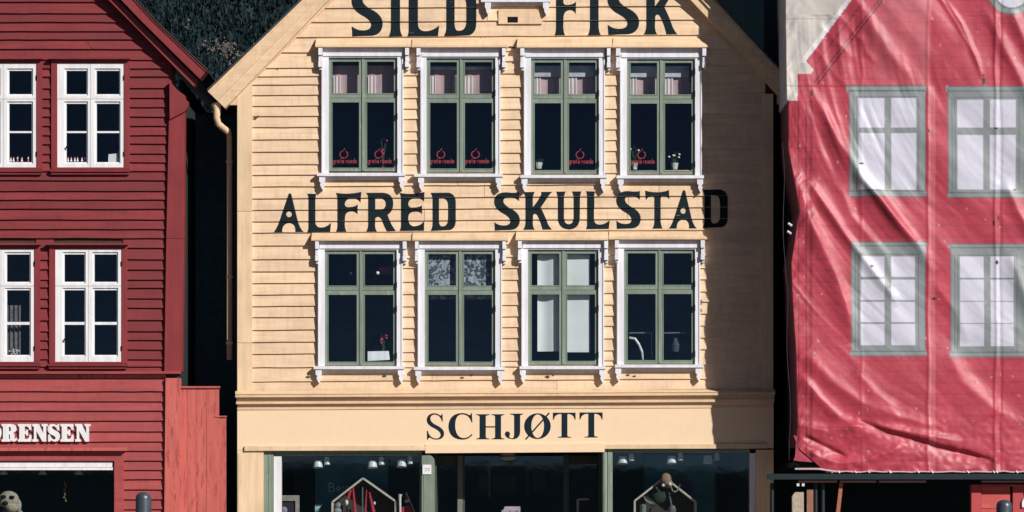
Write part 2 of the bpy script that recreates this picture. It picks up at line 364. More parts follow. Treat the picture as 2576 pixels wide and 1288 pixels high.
def rake(parent, mat, outer, inner, bands, name='rake_board'):
    for f0, f1, yf in bands:
        mb = MB(); a = []; b = []
        for (o, i) in zip(outer, inner):
            a.append((o[0]+(i[0]-o[0])*f0, o[1]+(i[1]-o[1])*f0)); b.append((o[0]+(i[0]-o[0])*f1, o[1]+(i[1]-o[1])*f1))
        for k in range(len(a)-1):
            mb.prism([a[k], a[k+1], b[k+1], b[k]], yf, .03)
        mb.build(name, mat, parent)
def roof_slab(parent, outer, back, t=7):
    mb = MB()
    for k in range(len(outer)-1):
        (u0, v0), (u1, v1) = outer[k], outer[k+1]
        mb.prism([(u0, v0-t), (u1, v1-t), (u1, v1-.5), (u0, v0-.5)], -.29, back)
    mb.build('roof', SLATE, parent)

# ================================================================ SETTING
def struct(name, mb, mat):
    o = mb.build(name, mat); o['kind'] = 'structure'; return o
cob = plain('quay_stone', (.30, .22, .15), .8, scale=3, bump=.3)
g = MB(); g.add([(-900, -400, 0), (900, -400, 0), (900, 900, 0), (-900, 900, 0)], [(0, 1, 2, 3)]); struct('ground', g, plain('asphalt', (.085, .07, .055), .85, scale=.8))
g = MB(); g.box(-30, 30, -3.2, -.35, 0.0, .12); struct('pavement', g, cob)
# unseen shore across the harbour, added and shaped to darken the pane reflections
g = MB()
for i in range(60):
    for yy, zz in ((-330, 0), (-345, 7+.8*math.sin(i*.5)+.5*math.sin(i*1.3)), (-460, 10+math.sin(i*.31)+.5*math.sin(i*.9)), (-620, 9)): g.v.append((-720+i*24, yy, zz))
for i in range(59):
    for k_ in range(3): a = i*4+k_; g.f.append((a, a+1, a+5, a+4))
struct('added_shore_hill', g, plain('added_shore_wood', (.03, .055, .07), 1, scale=.05, var=.5))
g = MB(); g.add([(-700, -335, .02), (700, -335, .02), (700, -52, .02), (-700, -52, .02)], [(0, 1, 2, 3)]); struct('harbour_water', g, plain('harbour_water', (.01, .025, .03), .15, scale=.4, bump=.3))
# far hillside
hm, ns, ln, p = nodes('hill_soil')
tc = N(ns, 'ShaderNodeTexCoord'); n1 = N(ns, 'ShaderNodeTexNoise'); ln.new(tc.outputs['Object'], n1.inputs['Vector']); n1.inputs['Scale'].default_value = .35; n1.inputs['Detail'].default_value = 8
ln.new(mixc(ns, ln, ramp(ns, ln, n1.outputs[0], .4, .6), (.006, .017, .022), (.014, .032, .034)), p.inputs['Base Color']); p.inputs['Roughness'].default_value = 1
g = MB(); nx, ny = 40, 30
for j in range(ny+1):
    for i in range(nx+1):
        y = 140+j*6; x = -90+i*6
        g.v.append((x, y+5, 18+(y-140)*.8+2*math.sin(x*.13+j*.4)+random.uniform(-.8, .8)))
for j in range(ny):
    for i in range(nx):
        a = j*(nx+1)+i; g.f.append((a, a+1, a+nx+2, a+nx+1))
g.add([(-90, 139, 0), (150, 139, 0), (150, 140, 20), (-90, 140, 20)], [(0, 1, 2, 3)])
struct('hillside', g, hm)
lm, ns, ln, p = nodes('hill_foliage')
gi = N(ns, 'ShaderNodeNewGeometry')
cr = N(ns, 'ShaderNodeValToRGB'); ln.new(gi.outputs['Random Per Island'], cr.inputs[0])
e = cr.color_ramp.elements; e[0].color = (.004, .014, .018, 1); e[1].color = (.034, .045, .046, 1); e[1].position = 1.0
k = e.new(.6); k.color = (.010, .026, .030, 1); k = e.new(.9); k.color = (.022, .035, .040, 1)
tc = N(ns, 'ShaderNodeTexCoord'); mp = N(ns, 'ShaderNodeMapping'); mp.inputs[3].default_value = (1, 1, .45); ln.new(tc.outputs['Object'], mp.inputs[0]); n1 = N(ns, 'ShaderNodeTexNoise'); ln.new(mp.outputs[0], n1.inputs['Vector']); n1.inputs['Scale'].default_value = .9; n1.inputs['Detail'].default_value = 4
c_ = mixc(ns, ln, 1.0, cr.outputs[0], mixc(ns, ln, ramp(ns, ln, n1.outputs[0], .38, .62), (.45, .5, .55), (1.25, 1.2, 1.2)), 'MULTIPLY')
ln.new(c_, p.inputs['Base Color']); p.inputs['Roughness'].default_value = 1; p.inputs['Specular IOR Level'].default_value = .1
g = MB()
for _ in range(60000):
    x = random.uniform(-33, -12); zz = random.uniform(18, 46)
    y = 140+(zz-20)/.8*.55+random.uniform(-3, 1)
    if y < 137: y = 137+random.random()
    s_ = random.uniform(.03, .11); h_ = s_*random.uniform(1.2, 5); c = random.uniform(-1, 1)*.35
    g.add([(x-s_, y, zz), (x+s_*random.uniform(.2, 1), y+random.uniform(-.2, .2), zz-h_*.4), (x+c*s_*2, y+random.uniform(-.3, .3), zz+h_)], [(0, 1, 2)])
o = g.build('hillside_trees', lm); o['kind'] = 'stuff'; o['label'] = 'dark green wooded hillside behind the red and yellow gables'
g = MB(); stone = plain('pale_rock', (.15, .125, .12), .9, scale=2, var=.5)
for (cu, cv, ru, rv, n) in ((562, 122, 44, 22, 110), (622, 150, 44, 18, 50), (540, 120, 50, 14, 16), (735, 105, 28, 18, 40), (705, 118, 20, 10, 24), (575, 195, 22, 12, 26), (508, 193, 16, 9, 24), (660, 140, 60, 26, 14), (470, 60, 30, 18, 8)):
    for _ in range(n):
        u = random.gauss(cu, ru*.5); v = random.gauss(cv, rv*.5); c = W(u, v, 134); r = random.uniform(.02, .13)*random.uniform(.4, 1)
        q = [(c[0]+r*math.cos(a_)*random.uniform(.5, 1.7), c[1], c[2]+r*math.sin(a_)*random.uniform(.4, 1.3)) for a_ in (0, 1.2, 2.4, 3.8, 5)]
        g.add(q+[(c[0], c[1]-r*.6, c[2])], [(5, 1, 0), (5, 2, 1), (5, 3, 2), (5, 4, 3), (5, 0, 4)])
o = g.build('hillside_rocks', stone); o['kind'] = 'stuff'; o['label'] = 'pale broken rocks on the dark wooded hillside'

# ================================================================ YELLOW HOUSE
YH = thing('yellow_house', (0, 6, 0), 'yellow clapboard gabled house with black lettering and green windows', 'house')
def uLg(v): return max(618, 835-.98*v-14) if v < 240 else 618
def uRg(v): return min(1925, 1730+.962*v+14) if v < 240 else 1925
WIN = [  # sash rect, casing outer, sill, corbel tops, header v
 dict(s=(827, 145, 999.5, 431), c=(809, 1015), sill=(797, 1019, 435), cap=118, k=(801, 811, 1019, 1029)),
 dict(s=(1073, 146, 1246, 433), c=(1058, 1259), sill=(1041, 1265, 437), cap=119, k=(1048, 1058, 1263, 1272)),
 dict(s=(1336, 147, 1506.6, 437), c=(1318, 1522), sill=(1309, 1527, 440), cap=119.5, k=(1309, 1319, 1527, 1536)),
 dict(s=(1577.5, 148, 1748.5, 438), c=(1560, 1766), sill=(1551, 1771, 441), cap=120, k=(1550, 1561, 1767, 1777)),
 dict(s=(817, 629, 998, 919), c=(800, 1013), sill=(789, 1017, 921), cap=606, k=(793, 802, 1013, 1023)),
 dict(s=(1068.5, 629, 1246, 919), c=(1051, 1263), sill=(1041, 1270, 923), cap=606, k=(1044, 1053, 1264, 1273)),
 dict(s=(1328.5, 628, 1505.5, 917), c=(1312, 1520), sill=(1307, 1524, 921), cap=604, k=(1303, 1313, 1520, 1530)),
 dict(s=(1570, 627, 1748.5, 915), c=(1552, 1762), sill=(1547, 1770, 917), cap=603, k=(1547, 1557, 1763, 1773)),
]
top = [-460, -420, -382, -345, -307, -270, -232, -195, -158, -120, -80, -45, -15, 21, 56, 94, 132]
zone(YH, YEL, top, uLg, uRg, joints=1, store=True)
for ups, lo in ((True, 0), (False, 4)):
    if ups:
        Ls = [132, 171, 192, 213, 239, 266, 292, 320, 351, 382, 414, 440]
        Ms = [132, 158, 190, 221, 248, 277, 303, 331, 356, 387, 415, 441]
        Rs = [132, 171, 192, 213, 240, 265, 293, 319, 350, 382, 413, 443]
    else:
        Ls = [618, 652, 683, 712, 741, 770, 798, 830, 860, 890, 924]
        Ms = [618, 650, 677, 710, 741, 772, 798, 826, 856, 886, 912, 926]
        Rs = [618, 650, 681, 710, 741, 766, 796, 826, 856, 886, 924]
    ws = WIN[lo:lo+4]
    zone(YH, YEL, Ls, uLg, ws[0]['c'][0]+9)
    for a, b in zip(ws[:-1], ws[1:]):
        zone(YH, YEL, [q+random.uniform(-2, 2) if 0 < i < len(Ms)-1 else q for i, q in enumerate(Ms)], a['c'][1]-9, b['c'][0]+9)
    zone(YH, YEL, Rs, ws[3]['c'][1]-9, uRg)
zone(YH, YEL, [440, 469, 499, 528, 557, 585, 618], 618, 1925, joints=2, store=True)
zone(YH, YEL, [924, 959.5, 986], 618, 1925, joints=1)
# wall behind the boards, with real openings
mb = MB(); op = [(w_['s'][0]-4, w_['s'][1]-4, w_['s'][2]+4, w_['s'][3]+4) for w_ in WIN]
mb.holes((599, 205, 1944, 1040), op, .004, .12)
mb.prism([(1282, -450), (1942, 200), (1942, 205), (599, 205), (599, 235)], .004, .12) if False else None
mb2 = MB(); mb.holes((835, 95, 1735, 205), op, .004, .12)
mb.prism([(1282, -452), (1735, -2), (1735, 95), (835, 95), (835, -2)], .004, .12)
mb.prism([(835, -2), (835, 205), (640, 205)], .004, .12); mb.prism([(1735, -2), (1944, 205), (1735, 205)], .004, .12)
mb.build('wall_sheathing', BACKING, YH)
mb = MB()
for u0, u1 in ((597, 604), (1938, 1945)):
    a = W(u0, 240, .12); b = W(u1, 1502, .12); mb.box(a[0], b[0], .12, 14, 0, a[2])
a = W(597, 0, .12)[0]; b = W(1945, 0, .12)[0]
mb.box(a, b, 13.8, 14, 0, 7.5)
mb.build('side_wall', YTRIM, YH)
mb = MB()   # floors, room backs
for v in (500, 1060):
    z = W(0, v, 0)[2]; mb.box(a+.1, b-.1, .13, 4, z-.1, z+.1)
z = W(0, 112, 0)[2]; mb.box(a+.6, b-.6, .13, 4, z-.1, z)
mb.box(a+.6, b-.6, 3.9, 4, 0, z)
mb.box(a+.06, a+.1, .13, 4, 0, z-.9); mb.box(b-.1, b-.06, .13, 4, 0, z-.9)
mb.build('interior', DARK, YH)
lo_ = [(521, 228), (757, 0), (1282, -505)]; li_ = [(566, 272), (826, 0), (1282, -456)]
ro_ = [(1282, -505), (1802, 0), (1932, 142), (2035, 250)]; ri_ = [(1282, -456), (1738, 0), (1893, 165), (1990, 268)]
bands = [(0, .16, -.20), (.16, .58, -.185), (.58, 1, -.155)]
rake(YH, YTRIM, lo_, li_, bands); rake(YH, YTRIM, ro_, ri_, bands)
roof_slab(YH, lo_, 14, 4); roof_slab(YH, ro_, 14, 4)
mb = MB(); mb.prism([(567, 264), (598, 264), (598, 238), (644, 197), (835, 3), (1282, -444), (1282, -470), (820, 0)], -.06, .02); mb.build('frieze_board', YTRIM, YH)
mb = MB(); mb.prism([(1730, 3), (1931, 212), (1955, 240), (1955, 262), (1985, 262), (1738, -3), (1282, -470), (1282, -444)], -.06, .02); mb.build('frieze_board', YTRIM, YH)
# corner boards in lengths
for v0, v1 in ((232, 531), (532, 862), (863, 984)):
    mb = MB(); mb.prism([(597, v0), (634.5, v0 if v0 > 240 else 206), (634.5, v1), (597, v1)], -.062, .12); mb.build('corner_board', YTRIMZ, YH)
mb = MB(); mb.px(1916, 236, 1945, 984, -.062, .12); mb.build('corner_board', YTRIMZ, YH)
# cap boards over the windows
for (u0, u1, v0, v1, mit) in ((793, 1034, 98, 118, 0), (1035.5, 1276, 97.5, 118.5, 0), (1300, 1540, 97, 119, 0), (1541, 1788, 96, 119, 32),
                              (783, 1034, 586, 605, 0), (1037, 1278, 585, 605, 0), (1297, 1530, 583, 604, 0), (1531, 1779, 582, 602, 28)):
    mb = MB(); f = [W(u0, v1-5, -.165), W(u1, v1-5, -.165), W(u1, v1, -.165), W(u0, v1, -.165)]
    t0 = W(u0+2, v0, -.045); t1 = W(u1-mit, v0, -.045); b0 = W(u0+2, v0, .0); b1 = W(u1-mit, v0, .0)
    c = [t0, t1, f[1], f[0], f[3], f[2], (f[2][0], 0, f[2][2]), (f[3][0], 0, f[3][2]), (b0[0], 0, b0[2]), (b1[0], 0, b1[2])]
    mb.add(c, [(0, 3, 2, 1), (3, 4, 5, 2), (4, 7, 6, 5), (0, 1, 9, 8), (0, 8, 7, 4, 3), (1, 2, 5, 6, 9), (8, 9, 6, 7)])
    mb.build('window_cap', YTRIM, YH)
def sticker(win, u0, v0, y=-.0035):
    sh = []; x = 0
    for ch in 'grete roede':
        if ch == ' ': x += 45; continue
        wd = {'r': 62, 't': 70}.get(ch, 100)
        for sg, pl in sans(ch, 24): sh.append((1, [(x+q[0]*wd/100, 62+q[1]*.9*.11*10/10+0) for q in pl]) if False else (1, [(x+q[0]*wd/100, q[1]) for q in pl]))
        x += wd+16
    sc_ = 63/x
    sh2 = [(1, [(q[0]*sc_/63*100, q[1]) for q in pl]) for _, pl in sh]
    o1 = flat_letter('window_sticker', sh2, (u0, v0+13, u0+63, v0+20.5), y, STK, win)
    ap = arc(50, 50, 44, 95, 250, 10, 12)+arc(50, 50, 44, -55, 70, 10, 10)+[(1, seg((48, 2), (60, -20), 9)), (1, seg((30, 96), (52, 92), 13))]
    flat_letter('window_sticker', ap, (u0+17, v0-12, u0+39, v0+9), y, STK, win)
STK = plain('sticker_film', (.27, .022, .04), .6)
def ywindow(d, i):
    s0, t0, s1, t1 = d['s']; c0, c1 = d['c']; cap = d['cap']; sv = d['sill'][2]
    mb = MB()
    mb.px(c0, cap, s0, sv, -.075, .004); mb.px(s1, cap, c1, sv, -.075, .004)
    mb.px(s0, cap, s1, t0, -.07, .004)
    mb.px(c0+4, t0-13, c1-4, t0-4, -.092, -.0755)
    mb.px(c0, t0, c0+3.5, sv-1, -.086, -.0755); mb.px(c1-3.5, t0, c1, sv-1, -.086, -.0755)
    win = mb.build('window', WHITE, YH)
    mb = MB(); su0, su1, sv = d['sill']
    mb.px(su0, sv, su1, sv+7.5, -.14, .0); mb.px(su0+8, sv+7.5, su1-8, sv+16.5, -.062, .0); mb.build('sill', WHITE, win)
    for a, b in ((d['k'][0], d['k'][1]), (d['k'][2], d['k'][3])):
        mb = MB(); mb.px(a, cap+1, b, cap+20, -.15, 0); mb.px(a+.6, cap+20.6, b-.6, cap+36, -.125, 0); mb.px(a, cap+36.5, b, cap+50, -.135, 0); mb.px(a+2, cap+50, b-1, cap+57, -.10, 0)
        mb.build('corbel', WHITE, win)
    for a in (c0-6 if su0 < c0-8 else c0-4, c1-12):
        mb = MB(); h = sv+8
        mb.prism([(a, h), (a+15, h), (a+15, h+13), (a+11, h+17), (a+14, h+22), (a+11, h+29), (a+8.5, h+35), (a+5, h+29), (a+2, h+22), (a+4, h+17), (a, h+13)], -.12, -.0)
        mb.build('drop_bracket', WHITE, win)
    m_ = (s0+s1)/2; tr = t0+101.5
    for (a, b, c, e_, hp) in ((s0, t0, m_, tr, (s0+9, t0+10, m_-10, t0+89.5)), (m_, t0, s1, tr, (m_+10, t0+10, s1-8.5, t0+89.5)),
                          (s0, tr, m_, t1, (s0+9, t0+112.5, m_-10, t1-9)), (m_, tr, s1, t1, (m_+10, t0+112.5, s1-8.5, t1-9))):
        mb = MB(); mb.holes((a+.4, b+.4, c-.4, e_-.4), [hp], -.036, .004)
        q = (hp[0]-2.2, hp[1]-2.2, hp[2]+2.2, hp[3]+2.2); mb.holes(q, [hp], -.042, -.0365)
        mb.build('sash', GREEN, win)
        mb = MB(); j = lambda: random.uniform(-.0012, .0012)
        P_ = [W(*c_, 0) for c_ in ((hp[0]-1, hp[1]-1), (hp[2]+1, hp[1]-1), (hp[2]+1, hp[3]+1), (hp[0]-1, hp[3]+1))]
        mb.add([(p_[0], j(), p_[2]) for p_ in P_], [(0, 3, 2), (0, 2, 1)]) if False else mb.add([(p_[0], q_, p_[2]) for p_, q_ in zip(P_, (lambda a_, b_, c_: (a_, b_, b_+c_-a_, c_))(j(), j(), j()))], [(0, 3, 2, 1)])
        mb.build('pane', GLASS, win)
    mb = MB(); mb.px(m_-2.8, t0+2, m_+2.8, t1-2, -.05, -.0365); mb.build('meeting_strip', GREEN, win)
    for hv in (t0+24, t0+80, t0+140, t1-32):
        mb = MB(); mb.px(s1-3, hv, s1+.8, hv+15, -.0785, -.0425); mb.build('hinge', IRON, win)
    if i in (0,): sticker(win, 837, 390); sticker(win, 925, 390)
    if i in (1,): sticker(win, 1081, 390); sticker(win, 1168, 390)
    if i == 2: sticker(win, 1431, 391)
    if i == 3: sticker(win, 1586, 391)
    return win
for i, d in enumerate(WIN): ywindow(d, i)
# lettering
for ch, u0, u1, v0, v1 in (('S', 884, 963, -27, 92), ('I', 977, 1013, -27, 93), ('L', 1024, 1105, -27, 93), ('D', 1116, 1200, -28, 92), ('F', 1395, 1458, -32, 89),
                           ('I', 1478, 1512, -30, 90), ('S', 1528, 1608, -30, 88), ('K', 1619, 1706, -32, 87)):
    painted_letter(FA[ch], (u0, v0, u1, v1), YH, -1)
for ch, u0, u1, v0, v1 in (('A', 689, 764, 487, 584), ('L', 773, 833, 487, 584), ('F', 845, 909, 485, 583), ('R', 921, 996, 485, 582.5), ('E', 1005, 1068, 485, 581), ('D', 1083, 1148, 485, 581),
                           ('S', 1243, 1308, 483, 580), ('K', 1316, 1390, 483, 578), ('U', 1399, 1463, 482, 577.5), ('L', 1474, 1534, 481, 576.5), ('S', 1550, 1612, 480, 576), ('T', 1623, 1684, 479, 575.5),
                           ('A', 1683, 1753, 479, 575), ('D', 1767, 1832, 477, 574)):
    painted_letter(FA[ch], (u0, v0, u1, v1), YH, -.6)
CHIP = plain('rotten_wood', (.10, .06, .035), .9, var=.6, scale=60)
for (cu, cv, r_) in ((775, 948, 6), (967, 946, 5), (1163, 950, 5), (1186, 944, 3), (1378, 948, 7), (1392, 944, 3), (1580, 943, 5), (1596, 946, 4), (643, 296, 6), (650, 292, 3), (1060, 984, 3), (1284, 118, 6), (1292, 120, 5), (1034, 602, 3), (700, 172, 2)):
    mb = MB(); mb.prism([(cu+r_*random.uniform(.6, 1.3)*math.cos(a_), cv+r_*random.uniform(.25, .6)*math.sin(a_)) for a_ in (5.5, 4.6, 3.7, 2.9, 2, 1, .2)], -.0405, -.03); mb.build('knot_hole', CHIP, YH)
# little vent panel and sill of the attic hatch
mb = MB(); mb.holes((1254, 24, 1364, 60), [(1276.5, 42, 1303, 57)], -.048, -.002); mb.build('hatch_board', YTRIM, YH)
mb = MB(); mb.px(1276.5, 42, 1303, 57, -.0465, .003); mb.build('vent_shade_block', IRON, YH)  # solid dark block stands in for the shade inside the hole
mb = MB(); mb.px(1214, -60, 1384, 6, -.09, 0); mb.px(1210, -3, 1390, 4.5, -.13, -.0905); mb.px(1226, 4.5, 1374, 13, -.07, -.035); mb.build('attic_window_sill', WHITE, YH)
for a in (1220, 1366):
    mb = MB(); mb.prism([(a, 6), (a+15, 6), (a+15, 18), (a+12, 23), (a+12, 28), (a+7.5, 37), (a+3, 28), (a+3, 23), (a, 18)], -.12, 0); mb.build('drop_bracket', WHITE, YH)
# cornice and fascia over the shop
def strip(name, mat, par, u0, v0, u1, v1, yf, yb=0.0, tl=0.0, label=None):
    mb = MB(); mb.prism([(u0, v0), (u1, v0+tl), (u1, v1+tl), (u0, v1)], yf, yb); return mb.build(name, mat, par, label=label)
mb = MB(); pt = [W(592, 984, -.06), W(1950, 979, -.06), W(1950, 986, -.215), W(592, 992, -.215)]
mb.add(pt+[(q[0], .0, pt[2][2]-.003) for q in (pt[0], pt[1])], [(0, 3, 2, 1), (0, 1, 5, 4), (3, 4, 5, 2)]); mb.build('cornice_slope', YTRIM, YH)
strip('cornice_moulding', YTRIM, YH, 592, 992.3, 1950, 999.5, -.205, 0, -6)
strip('cornice_moulding', YTRIM, YH, 595, 999.6, 1948, 1010, -.125, 0, -6)
strip('cornice_moulding', YTRIM, YH, 594, 1010.2, 1948, 1016.5, -.165, 0, -6)
strip('fascia_board', YFLAT, YH, 597, 1010, 1946, 1131, -.10, .004, -4)
strip('fascia_moulding', YTRIM, YH, 597, 1025, 1946, 1031, -.112, -.1005, -6)
strip('fascia_moulding', YTRIM, YH, 615, 1122, 1070, 1134, -.135, -.1005, -1)
strip('fascia_moulding', YTRIM, YH, 1521, 1118, 1930, 1129, -.135, -.1005, -1)
strip('sign_board', YFLAT, YH, 1070, 1118, 1521, 1140, -.14, -.1005, -3)
for ch, u0, u1, v0, v1 in (('S', 1073, 1117.4, 1039.5, 1106.5), ('C', 1128, 1189, 1039, 1106), ('H', 1198, 1269, 1042, 1105), ('J', 1270, 1316, 1040.5, 1105), ('O', 1318.6, 1385.6, 1037.5, 1106.5), ('T', 1391, 1448, 1038, 1101), ('T', 1458, 1516, 1037.5, 1100.5)):
    flat_letter('sign_letter', FB[ch], (u0, v0, u1, v1), -.1025, INK2, YH)
# shopfront
strip('pilaster', YTRIMZ, YH, 597, 1131.5, 663, 1502, -.10, .12); strip('pilaster', YTRIMZ, YH, 599, 1140, 609, 1502, -.108, -.1005)
strip('pilaster', YTRIMZ, YH, 1902, 1131.5, 1946, 1502, -.10, .12)
strip('shop_frame', GREEN, YH, 664, 1132.5, 688, 1440, -.06, .1); strip('shop_frame', GREEN, YH, 676, 1134, 680, 1440, -.066, -.0605)
strip('shop_frame', WHITE2, YH, 689, 1148, 708, 1440, -.03, .1)
strip('shop_frame', GREEN, YH, 688.5, 1132, 1062, 1140, -.07, .1); strip('shop_frame', GREEN, YH, 688.5, 1141, 1062, 1146.5, -.03, .1)
strip('shop_frame', GREEN, YH, 1055.5, 1147, 1060, 1440, -.04, .1)
mb = MB(); mb.prism([(1061, 1146)]+[(1078+15*math.sin(math.radians(a_)), 1160-15*math.cos(math.radians(a_))) for a_ in range(0, 91, 15)]+[(1093, 1502), (1061, 1502)], -.10, .1); mb.build('shop_frame', GREEN, YH)
strip('shop_frame', GREEN, YH, 1066, 1195, 1070, 1500, -.106, -.1005)
mb = MB(); mb.px(1063, 1169, 1085, 1193, -.118, -.1); plate = mb.build('number_plate', WHITE2, YH, label='white enamel house number plate reading 20')
flat_letter('digit', sans('2', 16), (1068, 1180, 1074, 1185), -.119, INK2, plate); flat_letter('digit', sans('0', 16), (1075.5, 1180, 1081, 1185), -.119, INK2, plate)
def post(name, mat, par, u, r, v0, v1, y, n=14):
    a = W(u, v0, y); b = W(u, v1, y); mb = MB(); mb.tube([a, b], r/SCL, n); return mb.build(name, mat, par, smooth=False)
post('shop_column', GREEN, YH, 1521.5, 8, 1124, 1502, -.03)
strip('shop_frame', GREEN, YH, 1529, 1127, 1541, 1440, -.07, .1); strip('shop_frame', GREEN, YH, 1541.5, 1126, 1886, 1131, -.09, .1); strip('shop_frame', GREEN, YH, 1541.5, 1132.5, 1886, 1138.5, -.06, .1)
strip('shop_frame', WHITE, YH, 1886, 1140, 1901, 1440, -.05, .1)
strip('stall_riser', GREEN, YH, 664, 1440, 1061, 1502, -.08, .1); strip('stall_riser', GREEN, YH, 1529, 1440, 1902, 1502, -.08, .1)
for (u0, v0, u1, v1) in ((708, 1147, 1056, 1440), (1541, 1139, 1886, 1440)):
    mb = MB(); mb.px(u0-2, v0-2, u1+2, v1+2, -.002, .002); mb.build('shop_pane', GLASS2, YH)
# recessed entrance
DGR = plain('dim_grey_green_paint', (.045, .065, .06), .6)
mb = MB(); zc = W(0, 1136, 0)[2]; xa = W(1093, 0, 0)[0]; xb = W(1514, 0, 0)[0]
mb.box(xa-.06, xb+.06, .1, 4, zc, zc+.1); mb.build('entrance_ceiling', NAVY, YH)
for (u0, u1, v0, v1, m_, y_) in ((1151, 1164, 1146, 1502, plain('aged_grey_paint', (.16, .15, .14), .6), .75), (1165, 1169, 1146, 1502, DGR, .76), (1417, 1431, 1144, 1502, DGR, .75), (1098, 1150, 1146, 1170, DGR, .8),
                      (1432, 1506, 1146, 1166, DGR, .8), (1170, 1416, 1166, 1171, DGR, .8), (1228, 1234, 1172, 1250, DGR, .9), (1322, 1330, 1146, 1250, NAVY, .85)):
    strip('entrance_frame', m_, YH, u0, v0, u1, v1, y_, y_+.06)
for (u0, u1, v0, v1) in ((1169, 1417, 1147, 1502), (1099, 1151, 1171, 1502), (1431, 1506, 1167, 1502)):
    mb = MB(); mb.px(u0, v0, u1, v1, .79, .795); mb.build('door_pane', GLASS2, YH)
strip('entrance_side', DGR, YH, 1093.5, 1141, 1098, 1502, .1, .8); strip('entrance_side', DGR, YH, 1507, 1141, 1512, 1502, .1, .8)
mb = MB(); z2 = W(0, 1136, 0)[2]; mb.box(W(664, 0, 0)[0], xa-.06, .102, 4, z2+.02, z2+.07); mb.box(xb+.06, W(1902, 0, 0)[0], .102, 4, z2+.03, z2+.08); mb.build('shop_ceiling', plain('shop_ceiling_paint', (.20, .19, .20), .8), YH)
BKM = plain('bulkhead_paint', (.10, .095, .09), .7)
for q0, q1, dz in ((W(664, 0, 0)[0], W(790, 0, 0)[0], .16), (W(978, 0, 0)[0], xa-.06, .16), (W(1541, 0, 0)[0], W(1622, 0, 0)[0], .18)):
    mb = MB(); mb.box(q0, q1, .8, .9, z2-dz, z2+.01); mb.build('shop_bulkhead', BKM, YH)
# gutter elbow and downpipe of the yellow house
mb = MB(); mb.tube([W(543, 262, -.03), W(546, 276, -.05), W(545, 296, -.06), W(549, 311, -.04), W(561, 322, .05), W(573, 331, .16)], [.075, .06, .05, .05, .05, .05], 12)
mb.build('gutter_elbow', YTRIM, YH, smooth=True)
mb = MB(); mb.tube([W(573.5, 326, .16), W(577, 345, .24), W(577, 905, .24)], .042, 12); mb.build('downpipe', YTRIM, YH, smooth=True)
for v in (404, 694, 860):
    mb = MB(); mb.tube([W(577, v, .24), W(577, v+6, .24)], .052, 12); mb.build('pipe_clip', YTRIM, YH, smooth=False)

# ================================================================ RED HOUSE
RH = thing('red_house', (-9, 6, 0), 'dark red clapboard gabled house with bright white casement windows', 'house')
rl = lambda v, u: v
RW = [dict(f=(144, 159, 312, 421)), dict(f=(-76, 159, 92, 421), ), dict(f=(139, 627, 306, 910)), dict(f=(-82, 627, 86.5, 910))]
def uRr(v): return min(432, 274+1.0*v) if v < 160 else 432
rt = [-480, -440, -400, -360, -320, -280, -240, -200, -165, -130, -95, -62, -28, 4, 33, 55, 78, 99, 123, 150]
def uLr(v): return max(-860, -195*2-(274+1.0*v)) if v < 470 else -860
zone(RH, RED, rt, uLr, uRr, rl, joints=1)
zone_lines = [150, 172, 192, 221, 246, 269, 293, 316, 340, 361, 386, 408, 430]
def jit(ls, a=1.5): return [q+random.uniform(-a, a) if 0 < i < len(ls)-1 else q for i, q in enumerate(ls)]
for (wa, wb, zl) in ((RW[1], RW[0], zone_lines), (RW[3], RW[2], [598.5, 623, 652, 678, 703.5, 724, 750, 774, 805, 833, 855, 879, 904, 922])):
    zone(RH, RED, jit(zl), -860, wa['f'][0]-4, rl); zone(RH, RED, jit(zl), wa['f'][2]+4, wb['f'][0]-4, rl); zone(RH, RED, zl, wb['f'][2]+4, 432, rl)
zone(RH, RED, [430, 453, 480, 502, 525, 552, 576, 598.5], -860, 432, rl, joints=1)
zone(RH, RED, [922, 938], -860, 432, rl)
zone(RH, REDF, [952, 984, 1009, 1033, 1058, 1085, 1110.5, 1134], -860, 420, rl, joints=2)
zone(RH, REDF, [1134, 1158.6, 1182, 1205.5, 1231, 1256, 1281, 1306, 1331, 1356, 1381, 1406, 1431, 1456, 1481, 1500], 300, 418, rl)
mb = MB(); opr = [(f['f'][0]+5, f['f'][1]+5, f['f'][2]-5, f['f'][3]-5) for f in RW]+[(-500, 1160, 288, 1420)]
mb.holes((-858, 160, 440, 1502), opr, .004, .12)
mb.holes((-700, 90, 270, 160), opr, .004, .12) if False else mb.prism([(-195, -470), (434, 160), (-824, 160)], .004, .12)
mb.build('wall_sheathing', BACKING, RH)
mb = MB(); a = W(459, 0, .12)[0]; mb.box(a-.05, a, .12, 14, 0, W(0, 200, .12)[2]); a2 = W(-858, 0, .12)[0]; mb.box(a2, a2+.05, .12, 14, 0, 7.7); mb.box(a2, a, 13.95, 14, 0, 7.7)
mb.build('side_wall', plain('shaded_side_timber', (.006, .016, .022), .9), RH)  # deep shade of the alley side is put into this near-black colour
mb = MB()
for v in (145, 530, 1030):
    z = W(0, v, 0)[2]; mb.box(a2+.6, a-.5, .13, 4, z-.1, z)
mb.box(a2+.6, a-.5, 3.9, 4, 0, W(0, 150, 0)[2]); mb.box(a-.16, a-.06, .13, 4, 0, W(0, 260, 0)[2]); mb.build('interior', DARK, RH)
ro = [(-195, -535), (343, 0), (394, 56), (521, 176)]; ri = [(-195, -468), (273, 0), (325, 52), (487, 217)]
bd = [(0, .10, -.275), (.10, .54, -.26), (.66, 1, -.17)]
rake(RH, REDZ, ro, ri, bd)
mir = lambda L_: [(-390-u, v) for u, v in L_][::-1]
rake(RH, REDZ, mir(ro), mir(ri), bd)
mb = MB()
